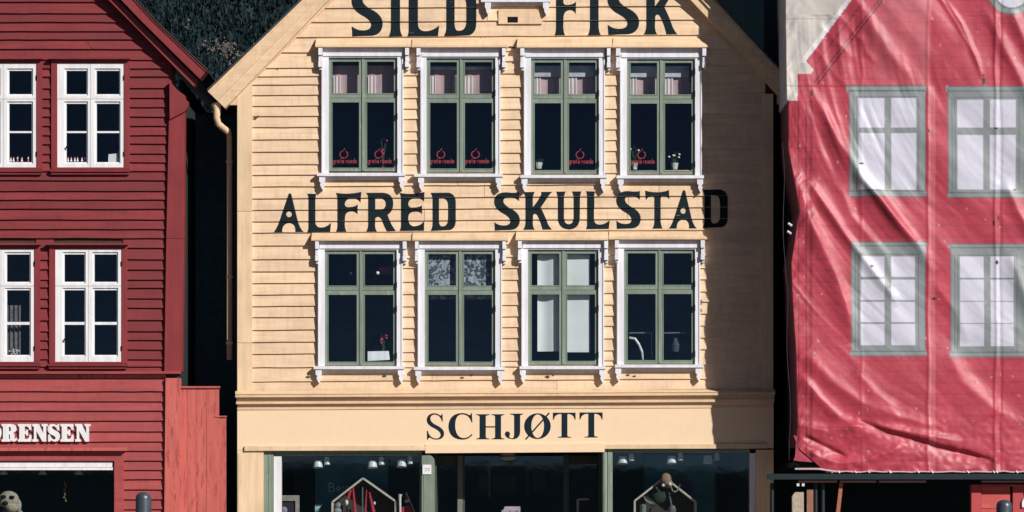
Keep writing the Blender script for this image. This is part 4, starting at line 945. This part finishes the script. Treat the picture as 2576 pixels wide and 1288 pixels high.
# lace in W6, blinds in W7
LACE, ns, ln, p = nodes('patterned_lace'); tc = N(ns, 'ShaderNodeTexCoord'); n1 = N(ns, 'ShaderNodeTexNoise'); ln.new(tc.outputs['Object'], n1.inputs['Vector']); n1.inputs['Scale'].default_value = 11; n1.inputs['Detail'].default_value = 3; n1.inputs['Distortion'].default_value = 1.6
ln.new(mixc(ns, ln, ramp(ns, ln, n1.outputs[0], .46, .56), (.03, .05, .07), (.30, .33, .37)), p.inputs['Base Color']); p.inputs['Roughness'].default_value = .8
sheet('lace_curtain', LACE, 1073, 641, 1242, 753, .06, 'grey patterned lace curtain in the second lower window from the left', 'curtain', amp=.004)
BL = plain('blind_cloth', (.66, .67, .68), .85, var=.08, scale=3)
sheet('roller_blind', BL, 1352, 640, 1411, 884, .07, 'pale grey cloth blind filling the left half of its window', 'blind', 'cloth blinds', amp=.016, freq=1.0)
sheet('roller_blind', BL, 1421, 640, 1484, 886, .06, 'pale grey cloth blind filling the right half of its window', 'blind', 'cloth blinds', amp=.002, freq=1)
# flower pots on the sills
PL = plain('leaf_green', (.05, .10, .05), .6, var=.5, scale=40); PT = plain('white_glaze', (.6, .58, .55), .4)
def pot(u, vb, vt, w_, label, leaf_h, petals=None, npet=0, spread=12, n=50, potmat=PT):
    y = .09; base = W(u, vb, y); T = thing('flower_pot', base, label, 'plant', 'potted plants on the window sills')
    mb = MB(); h = W(u, vt, y)[2]-base[2]; r = w_/2/SCL
    mb.tube([base, (base[0], y, base[2]+h*.9), (base[0], y, base[2]+h)], [r*.7, r, r*1.08], 12); mb.build('pot', potmat, T)
    mb = MB(); tz = base[2]+h
    for _ in range(n):
        a = random.uniform(0, 6.28); rr = random.random()*spread/SCL; z = tz+random.random()**.8*leaf_h/SCL; c = (base[0]+rr*math.cos(a), y+rr*.5*math.sin(a), z); s_ = random.uniform(.012, .028)
        dx, dz = random.uniform(-1, 1), random.uniform(-.4, 1)
        mb.add([c, (c[0]+s_*dx+.006, c[1]-.01, c[2]+s_*dz), (c[0]+s_*dx*2, c[1], c[2]+s_*2*dz), (c[0]+s_*dx-.008, c[1]+.01, c[2]+s_*dz+.006)], [(0, 1, 2, 3)])
    for _ in range(6):
        a = random.uniform(-1, 1); mb.tube([(base[0], y, tz-.01), (base[0]+a*spread/SCL*.8, y, tz+leaf_h/SCL*random.uniform(.6, 1))], .0025, 4)
    mb.build('foliage', PL, T)
    for _ in range(npet):
        c = (base[0]+random.uniform(-1, 1)*spread/SCL, y-.03, tz+leaf_h/SCL*random.uniform(.45, 1)); mb = MB(); mb.ball(c, (.017, .012, .014), 7, 5); mb.build('blossom', petals, T)
WHT = plain('white_petal', (.8, .78, .74), .6, var=.05); RDP = plain('pink_petal', (.5, .03, .09), .6, var=.1)
pot(1354, 425, 409, 22, 'low leafy pot plant in the third upper window, no flowers', 7, n=60, spread=13)
pot(1596, 427, 409, 17, 'white pot with tall dark leaves behind the last red sticker', 42, WHT, 2, 13)
pot(1697, 427, 410, 19, 'white pot of white blossoms in the rightmost upper window', 24, WHT, 5, 15)
pot(963, 423, 418, 9, 'small pot with a pink flower and thin twigs, leftmost upper window', 70, RDP, 4, 12, n=30, potmat=RDP)
pot(965, 905, 893, 10, 'pot of pink blossoms behind the white card in the lower left window', 52, RDP, 6, 8, n=12)
mb = MB(); mb.prism([(925, 884), (978, 883), (981, 905), (925, 908)], .02, .09); tag(mb.build('white_card', WHITE2), 'blank white card leaning inside the lower left window', 'card')
mb = MB(); mb.px(954, 672, 986, 690, .55, .57); tag(mb.build('red_lantern', plain('lantern_red', (.45, .08, .06), .6)), 'small red paper lantern hanging beside two white globes', 'lantern')
for u, r, l in ((883, 3, 'tiny white globe lamp, the left one in the dark lower window'), (950, 4.5, 'small white globe lamp next to the red lantern')):
    mb = MB(); mb.ball(W(u, 687, .12), r/SCL, 12, 8); tag(mb.build('globe_lamp', WHT, smooth=True), l, 'lamp', 'globe lamps')
# desk things in the lower right window
DK = thing('chair', W(1640, 905, .3), 'grey tube chair back and curved arm in the lower right window', 'chair')
GR = plain('grey_tube', (.20, .22, .24), .4, .4); GR2 = plain('pale_curved_arm', (.5, .52, .54), .4)
mb = MB(); mb.tube([W(1583, 838, .14), W(1639, 837, .14)], .012, 6); mb.tube([W(1639, 837, .14), W(1640, 900, .14)], .012, 6); mb.build('frame', GR, DK)
mb = MB(); mb.tube([W(1583, 850, .1), W(1597, 852, .1), W(1607, 866, .1), W(1615, 885, .1), W(1617, 905, .1)], [.02, .022, .02, .02, .014], 8); mb.build('arm', GR2, DK)
mb = MB(); mb.tube([W(1668, 838, .15), W(1726, 837, .15)], .011, 6); tag(mb.build('hanging_rail', GR), 'thin grey rail across the right half of the lower right window', 'rail')
mb = MB(); mb.tube([W(1699, 885, .16), W(1700, 868, .16), W(1699, 858, .16), W(1699, 850, .16)], [.05, .062, .035, .02], 10); tag(mb.build('glass_bottle', plain('dim_glass', (.06, .08, .09), .2)), 'dim grey bottle standing right in the lower right window', 'bottle')
# figurines on the red house sills
FM = [plain('figurine_white', (.75, .73, .70), .5, var=.05), plain('figurine_red', (.5, .05, .05), .5, var=.1)]
def figurine(u, m_, label, cap_=False):
    b = W(u, 406.5, .035); T = thing('figurine', b, label, 'figurine', 'tiny figurines on the red house sills')
    mb = MB(); mb.tube([b, (b[0], b[1], b[2]+.035)], [.018, .010], 8); mb.build('body', FM[m_], T)
    mb = MB(); mb.ball((b[0], b[1], b[2]+.045), .0125, 8, 6); mb.build('head', FM[0], T)
    mb = MB(); mb.tube([(b[0], b[1], b[2]+.052), (b[0]+.004, b[1], b[2]+.075)], [.012, .002], 8); mb.build('hat', FM[1 if m_ == 0 else 0], T)
for u, m_, l in ((27, 0, 'white figurine at the far left of the left sill'), (34, 0, 'white figurine between two others, far left sill'), (44, 1, 'red figurine in the middle of the left sill'), (55, 0, 'white figurine right of the red one on the left sill'), (71, 1, 'red figurine alone at the right end of left sill'),
             (162+9, 0, 'white figurine at the left end of the right sill'), (174+5, 0, 'second white figurine on the right sill'), (188, 0, 'white figurine in the middle of the right sill'), (195, 0, 'white figurine right of the middle, right sill'), (206, 0, 'fourth white figurine near the mullion'), (214, 1, 'red figurine touching the white mullion')):
    figurine(u, m_, l)
mb = MB(); mb.prism([(273, 388), (296, 386), (298, 408), (272, 408)], .03, .12); tag(mb.build('white_box', plain('card_white', (.66, .65, .66), .7, var=.05)), 'small white box at the right of the upper red house sill', 'box')
o = sheet('net_curtain', plain('grey_net', (.10, .10, .10), .9, var=.4, scale=14), 18, 768, 52, 893, .10, 'grey net curtain gathered in the lower left red house window', 'curtain', amp=.015, freq=3)
mb = MB()
for k_ in range(14):
    c = W(22+random.uniform(0, 28), 885+random.uniform(-5, 6), .05); mb.ball(c, random.uniform(.010, .022), 6, 5)
tag(mb.build('shell_heap', plain('shell', (.45, .40, .37), .6)), 'small heap of pale shells under the net curtain', 'shells')
# red house shop
def cone_lamp(u, label):
    T = thing('cone_lamp', W(u, 1188, .35), label, 'lamp', 'cone lamps in the red house shop window')
    mb = MB(); a = W(u, 1182, .16); b = W(u, 1194, .16); mb.tube([a, b], [.022, .072], 14); mb.build('shade', LAMPM, T)
    mb = MB(); mb.tube([(a[0], a[1], a[2]+.2), a], .01, 6); mb.build('rod', IRON, T)
for u, l in ((9, 'grey cone lamp above the plush dog'), (107, 'middle grey cone lamp under the white roller box'), (198, 'grey cone lamp nearest the right of the red shop window')): cone_lamp(u, l)
DG = thing('plush_dog', W(20, 1310, .3), 'beige plush dog with black nose and grey body in the shop window', 'toy')
FUR = plain('beige_plush', (.42, .34, .26), .95, var=.5, scale=45, bump=.8); FUR2 = plain('grey_plush', (.30, .30, .32), .95, var=.3, scale=40, bump=.8); BLK = plain('black_felt', (.01, .01, .012), .6)
mb = MB(); mb.ball(W(22, 1257, .25), (.16, .12, .135), 16, 12); mb.ball(W(12, 1269, .16), (.075, .07, .055), 14, 10); mb.ball(W(30, 1277, .2), (.10, .08, .08), 14, 10); mb.build('head', FUR, DG, smooth=True)
mb = MB(); mb.ball(W(46, 1272, .26), (.05, .04, .10), 12, 9); mb.build('ear', FUR, DG, smooth=True); mb = MB(); mb.ball(W(-6, 1262, .26), (.05, .04, .10), 12, 9); mb.build('ear', FUR, DG, smooth=True)
for a, b, r in ((8, 1250, .036), (30, 1251, .036)):
    mb = MB(); mb.ball(W(a, b, .13), (r*1.2, .02, r*.8), 10, 7); mb.build('eye', BLK, DG, smooth=True)
mb = MB(); mb.ball(W(13, 1266, .085), (.05, .03, .036), 10, 7); mb.build('nose', BLK, DG, smooth=True); mb = MB(); mb.ball(W(10, 1275, .12), (.04, .02, .012), 10, 7); mb.build('mouth', BLK, DG, smooth=True)
mb = MB(); mb.ball(W(30, 1330, .38), (.24, .18, .36), 16, 12); mb.build('body', FUR2, DG, smooth=True)
mb = MB(); b = W(163, 1285, .4)
for k_ in range(16): mb.ball(W(163+random.uniform(-3, 3), 1214+k_*3.1, .4), .008 if k_ % 3 else .012, 6, 4)
tag(mb.build('bead_string', plain('amber_beads', (.5, .28, .14), .4)), 'string of small amber beads hanging in the red shop window', 'ornament')
# spotlights in the yellow shop
def spot(u, v, label, y=.13, s_=1.0):
    T = thing('twin_spotlight', W(u, v, y), label, 'spotlight', 'twin ceiling spotlights in the shop windows')
    for du, dv, r, h in ((-8, 4, .075, 17), (14, -4, .045, 19)):
        mb = MB(); a = W(u+du, v+dv-h/2, y); b = W(u+du+(0 if du < 0 else 1), v+dv+h/2, y-.02); mb.tube([a, b], [r*.8, r], 14); mb.build('lamp_head', LAMPM, T)
        mb = MB(); mb.tube([(a[0], a[1], a[2]+.035), a], [.04, r*.7], 12); mb.build('lamp_socket', IRON, T)
    mb = MB(); a = W(u-10, v-14, y); b = W(u+18, v-14, y); mb.box(a[0], b[0], y-.02, y+.02, a[2], a[2]+.03); mb.build('track', IRON, T)
for u, v, l in ((808, 1164, 'twin spotlight left above the teal banner'), (945, 1164, 'twin spotlight above the right half of the teal banner'), (1018, 1162, 'twin spotlight next to the number plate column'),
                (1574, 1154, 'twin spotlight beside the round green column'), (1697, 1153, 'twin spotlight above the plush moose'), (1789, 1152, 'dim twin spotlight in the shaded end of the shop window')): spot(u, v, l)
TEAL = plain('teal_banner_print', (.03, .18, .22), .7, var=.35, scale=1.5)
BN = thing('banner', W(884, 1260, .95), 'teal hanging banner with pale lettering behind the house shelf', 'banner')
mb = MB(); mb.px(793, 1150, 976, 1420, .95, .96); mb.build('banner_cloth', TEAL, BN)
GT = plain('grey_print', (.5, .6, .62), .7)
for ch, u0, u1 in (('B', 826, 842), ('e', 846, 857), ('r', 861, 867), ('g', 869, 880)):
    flat_letter('letter', sans(ch, 15), (u0, 1223, u1, 1237), .948, GT, BN)
mb = MB(); mb.prism([(792, 1268), (814, 1267), (793, 1288)], .93, .945); mb.build('banner_emblem', GT, BN)
BN = thing('banner', W(1730, 1260, .95), 'teal hanging banner with a large grey ring in the right shop window', 'banner')
mb = MB(); mb.px(1621, 1145, 1797, 1420, .95, .96); mb.build('banner_cloth', TEAL, BN)
mb = MB(); C0 = (1707, 1228)
for k_ in range(24):
    a0, a1 = 2*math.pi*k_/24, 2*math.pi*(k_+1)/24
    mb.prism([(C0[0]+36*math.cos(a0), C0[1]+36*math.sin(a0)), (C0[0]+36*math.cos(a1), C0[1]+36*math.sin(a1)), (C0[0]+15*math.cos(a1), C0[1]+15*math.sin(a1)), (C0[0]+15*math.cos(a0), C0[1]+15*math.sin(a0))], .942, .948)
mb.build('ring_print', plain('ring_grey', (.07, .075, .09), .8), BN)
for a in (1619, 1799):
    mb = MB()
    for k_ in range(20): mb.ball(W(a+random.uniform(-1, 1), 1150+k_*7, .93), .012, 6, 4)
    tag(mb.build('chain_cord', plain('cord_grey', (.10, .12, .14), .6)), 'twisted grey cord at the %s edge of the ring banner' % ('left' if a < 1700 else 'right'), 'cord')
PINE = plain('light_pine', (.62, .52, .42), .6, var=.15, scale=14)
def house_shelf(apex, lc, rc, bot, label, y=.25):
    T = thing('house_shelf', W(apex[0], bot, y), label, 'shelf', 'house shaped display shelves')
    def bar(p, q, name, t=4.5, d=.30):
        mb = MB(); l = math.hypot(q[0]-p[0], q[1]-p[1]); nx, ny = -(q[1]-p[1])/l*t/2, (q[0]-p[0])/l*t/2
        mb.prism([(p[0]-nx, p[1]-ny), (q[0]-nx, q[1]-ny), (q[0]+nx, q[1]+ny), (p[0]+nx, p[1]+ny)], y, y+d); mb.build(name, PINE, T)
    bar(apex, lc, 'roof_board'); bar(apex, rc, 'roof_board'); bar(lc, (lc[0], bot), 'side_board'); bar(rc, (rc[0]+2, bot), 'side_board')
    mb = MB(); mb.prism([apex, (rc[0], rc[1]), (rc[0], bot), (lc[0], bot), lc], y+.31, y+.33); mb.build('back_panel', plain('dark_pine', (.05, .04, .035), .8), T)
house_shelf((913, 1203), (836, 1263), (995, 1261), 1420, 'house shaped pine shelf filled with red flags and scarves')
house_shelf((1672, 1201), (1597, 1260), (1750, 1262), 1420, 'house shaped pine shelf with a plush moose on its roof')
RDF = plain('flag_red', (.45, .02, .04), .7, var=.2); WF = plain('flag_white', (.7, .68, .68), .7, var=.05); BF = plain('flag_blue', (.01, .03, .10), .7)
def strips(label, spec, name='scarf', cat='scarf', group='red things hanging in the flag shelf'):
    mb = MB()
    for (p, q, r0, r1) in spec[0]: mb.tube([W(*p, .22), W(*q, .20)], [r0, r1], 8)
    return tag(mb.build(name, spec[1]), label, cat, group)
strips('bright red pointed scarf, the wide one left of the pole', (([((888, 1226), (894, 1300), .012, .03)]), RDF))
strips('short red scarf beside the white tassel', (([(882, 1233), (875, 1255), .02, .03],), RDF))
strips('dark red folded flag right of the pole', (([((922, 1232), (918, 1300), .008, .02)]), RDF))
strips('red flag leaning low in the right of the shelf', (([(929, 1238), (940, 1290), .012, .03],), RDF))
mb = MB(); mb.ball(W(872, 1264, .2), (.028, .02, .045), 10, 8); tag(mb.build('tassel', WF, smooth=True), 'white tassel hanging at the left of the flag shelf', 'tassel')
mb = MB(); mb.ball(W(942, 1266, .2), (.02, .02, .028), 10, 8); tag(mb.build('tassel', WF, smooth=True), 'small white tassel at the right of the flag shelf', 'tassel')
mb = MB(); mb.tube([W(912, 1226, .2), W(912, 1300, .2)], .011, 6); tag(mb.build('flag_pole', GR), 'thin grey pole in the middle of the flag shelf', 'pole')
mb = MB(); mb.ball(W(852, 1272, .3), (.05, .03, .05), 10, 8); mb.ball(W(850, 1285, .3), (.06, .04, .05), 10, 8); tag(mb.build('plush_toy', FUR2, smooth=True), 'small grey plush toy in the left corner of the flag shelf', 'toy')
mb = MB(); mb.tube([W(1007, 1243, .2), W(1006, 1252, .2), W(1007, 1300, .2)], [.03, .02, .016], 8); tag(mb.build('white_candlestick', WF), 'white turned candlestick right of the flag shelf', 'candlestick')
FG = thing('hand_flag', W(1025, 1290, .2), 'small red flag with white and blue cross on a slanted stick', 'flag')
mb = MB(); mb.tube([W(1022, 1238, .2), W(1048, 1300, .2)], .008, 6); mb.build('stick', PINE, FG)
mb = MB(); mb.prism([(1018, 1240), (1026, 1244), (1030, 1256), (1020, 1258)], .2, .21); mb.prism([(1010, 1276), (1030, 1270), (1040, 1292), (1010, 1296)], .2, .21); mb.build('flag_cloth', RDF, FG)
mb = MB(); mb.prism([(1020, 1258), (1030, 1256), (1034, 1268), (1018, 1264)], .199, .209); mb.build('flag_cross', WF, FG); mb = MB(); mb.prism([(1023, 1263), (1033, 1262), (1036, 1272), (1024, 1270)], .196, .1985); mb.build('flag_cross', BF, FG)
# picture frame at left
PF = thing('picture_frame', W(728, 1290, .4), 'pale wooden picture frame with dark maroon centre, left shop window', 'picture')
mb = MB(); mb.holes((700, 1246, 753, 1420), [(706, 1260, 743, 1400)], .4, .44); mb.build('frame', plain('pale_wood', (.36, .29, .26), .6), PF); mb = MB(); mb.px(706, 1260, 743, 1400, .43, .45); mb.build('picture', plain('maroon_print', (.03, .015, .03), .7), PF)
mb = MB(); mb.ball(W(714, 1284, .3), (.055, .04, .06), 12, 9); tag(mb.build('knitted_ball', FUR2, smooth=True), 'grey patterned knitted ball before the picture frame', 'ornament')
# plush moose on the right shelf
MO = thing('plush_moose', W(1672, 1225, .3), 'brown plush moose head leaning over the right house shelf', 'toy')
FM2 = plain('brown_plush', (.34, .19, .12), .95, var=.5, scale=45, bump=.8)
mb = MB(); mb.ball(W(1675, 1206, .15), (.085, .07, .10), 14, 10); mb.ball(W(1680, 1216, .12), (.075, .06, .075), 14, 10); mb.build('head', FM2, MO, smooth=True)
for a, b in ((1664, 1196), (1690, 1206)):
    mb = MB(); mb.ball(W(a, b, .15), (.02, .015, .03), 8, 6); mb.build('ear', BLK, MO, smooth=True)
for a, b, r in ((1668, 1221, .026), (1685, 1218, .03)):
    mb = MB(); mb.ball(W(a, b, .05), r, 10, 7); mb.build('eye', WF, MO, smooth=True)
mb = MB(); mb.tube([W(1687, 1222, .1), W(1691, 1234, .1), W(1698, 1238, .1), W(1706, 1232, .1), W(1711, 1218, .1)], .011, 8); mb.build('tail', plain('pale_cord', (.3, .28, .26), .7), MO, smooth=True)
mb = MB(); mb.ball(W(1658, 1248, .2), (.11, .06, .12), 12, 9); mb.build('body', plain('dark_green_felt', (.02, .035, .03), .9), MO, smooth=True)
HR = plain('drinking_horn', (.20, .20, .15), .5)
mb = MB(); mb.tube([W(1618, 1246, .2), W(1624, 1258, .2), W(1634, 1266, .2), W(1646, 1269, .2)], [.008, .015, .028, .042], 10); tag(mb.build('drinking_horn', HR, smooth=True), 'pale curved drinking horn lying low in the right shelf', 'horn', 'curved horns in the right shelf')
mb = MB(); mb.tube([W(1650, 1225, .2), W(1660, 1238, .2), W(1662, 1252, .2)], [.008, .02, .035], 10); tag(mb.build('drinking_horn', plain('dim_horn', (.12, .15, .15), .5), smooth=True), 'dim upright curved horn below the moose head', 'horn', 'curved horns in the right shelf')
mb = MB(); mb.tube([W(1618, 1300, .2), W(1618, 1276, .2), W(1618, 1272, .2), W(1618, 1268, .2)], [.05, .045, .05, .02], 10); tag(mb.build('beer_stein', plain('stein_grey', (.16, .19, .18), .4)), 'grey lidded stein at the left of the right shelf', 'mug')
mb = MB(); mb.tube([W(1691, 1300, .2), W(1691, 1280, .2), W(1690, 1272, .2)], [.06, .06, .04], 10); mb.tube([W(1683, 1296, .2), W(1676, 1290, .2), W(1683, 1280, .2)], .012, 6); tag(mb.build('pewter_mug', plain('pewter', (.25, .22, .24), .35, .5)), 'pinkish pewter mug in the middle of the right shelf', 'mug')
mb = MB(); mb.tube([W(1683, 1240, .18), W(1690, 1275, .18)], .013, 6); tag(mb.build('ladle', GR), 'grey ladle handle right of the upright horn', 'ladle')
# entrance lamp and sign
EL = thing('entrance_lamp', W(1278, 1140, .45), 'round pale glass ceiling lamp over the shop entrance', 'lamp')
mb = MB(); a = W(1278, 1153, .45); mb.ball((a[0], a[1], a[2]+.01), (.15, .15, .05), 18, 8); mb.build('glass_bowl', plain('bowl_glass', (.34, .36, .32), .4), EL, smooth=True)
mb = MB(); mb.tube([(a[0], a[1], a[2]+.12), (a[0], a[1], a[2]+.03)], [.10, .12], 16); mb.build('lamp_base', plain('lamp_base', (.40, .36, .38), .5), EL)
SG = thing('shop_notice', W(1286, 1290, .7), 'grey notice board with dark word in the entrance door', 'sign')
mb = MB(); mb.prism([(1270, 1274), (1309, 1274), (1309, 1320), (1262, 1320), (1262, 1283), (1266, 1283)], .70, .72); mb.build('board', plain('notice_grey', (.30, .28, .31), .6), SG)
for i, ch in enumerate('SiB'): flat_letter('letter', sans(ch, 18), (1281+i*8, 1286, 1287+i*8, 1290), .698, INK2, SG)
DH = MB(); DH.tube([W(1543-75+0, 1500, .74), W(1455+13, 1500, .74)], .01, 6)
mb = MB(); mb.tube([W(1454, 1300, .7), W(1454, 1256, .7)], .022, 8); mb.tube([W(1454, 1256, .7), W(1482, 1255, .7)], .018, 8); tag(mb.build('display_rail', plain('pale_tube', (.30, .32, .30), .4)), 'pale bent tube stand in the right entrance pane', 'stand')
for d in (1, ):
    mb = MB()
    for (u0, u1, v0, v1) in ((1205, 1235, 1196, 1238), (1240, 1300, 1196, 1240), (1340, 1372, 1190, 1238)):
        mb = MB(); mb.px(u0, v0, u1, v1, 1.6, 1.62); tag(mb.build('poster', plain('dim_poster', (.035, .05, .052), .8)), 'dim grey poster inside the entrance, %s' % {1205: 'narrow left one', 1240: 'wide middle one', 1340: 'one right of the dark door post'}[u0], 'poster')
print('objects', len(bpy.data.objects))
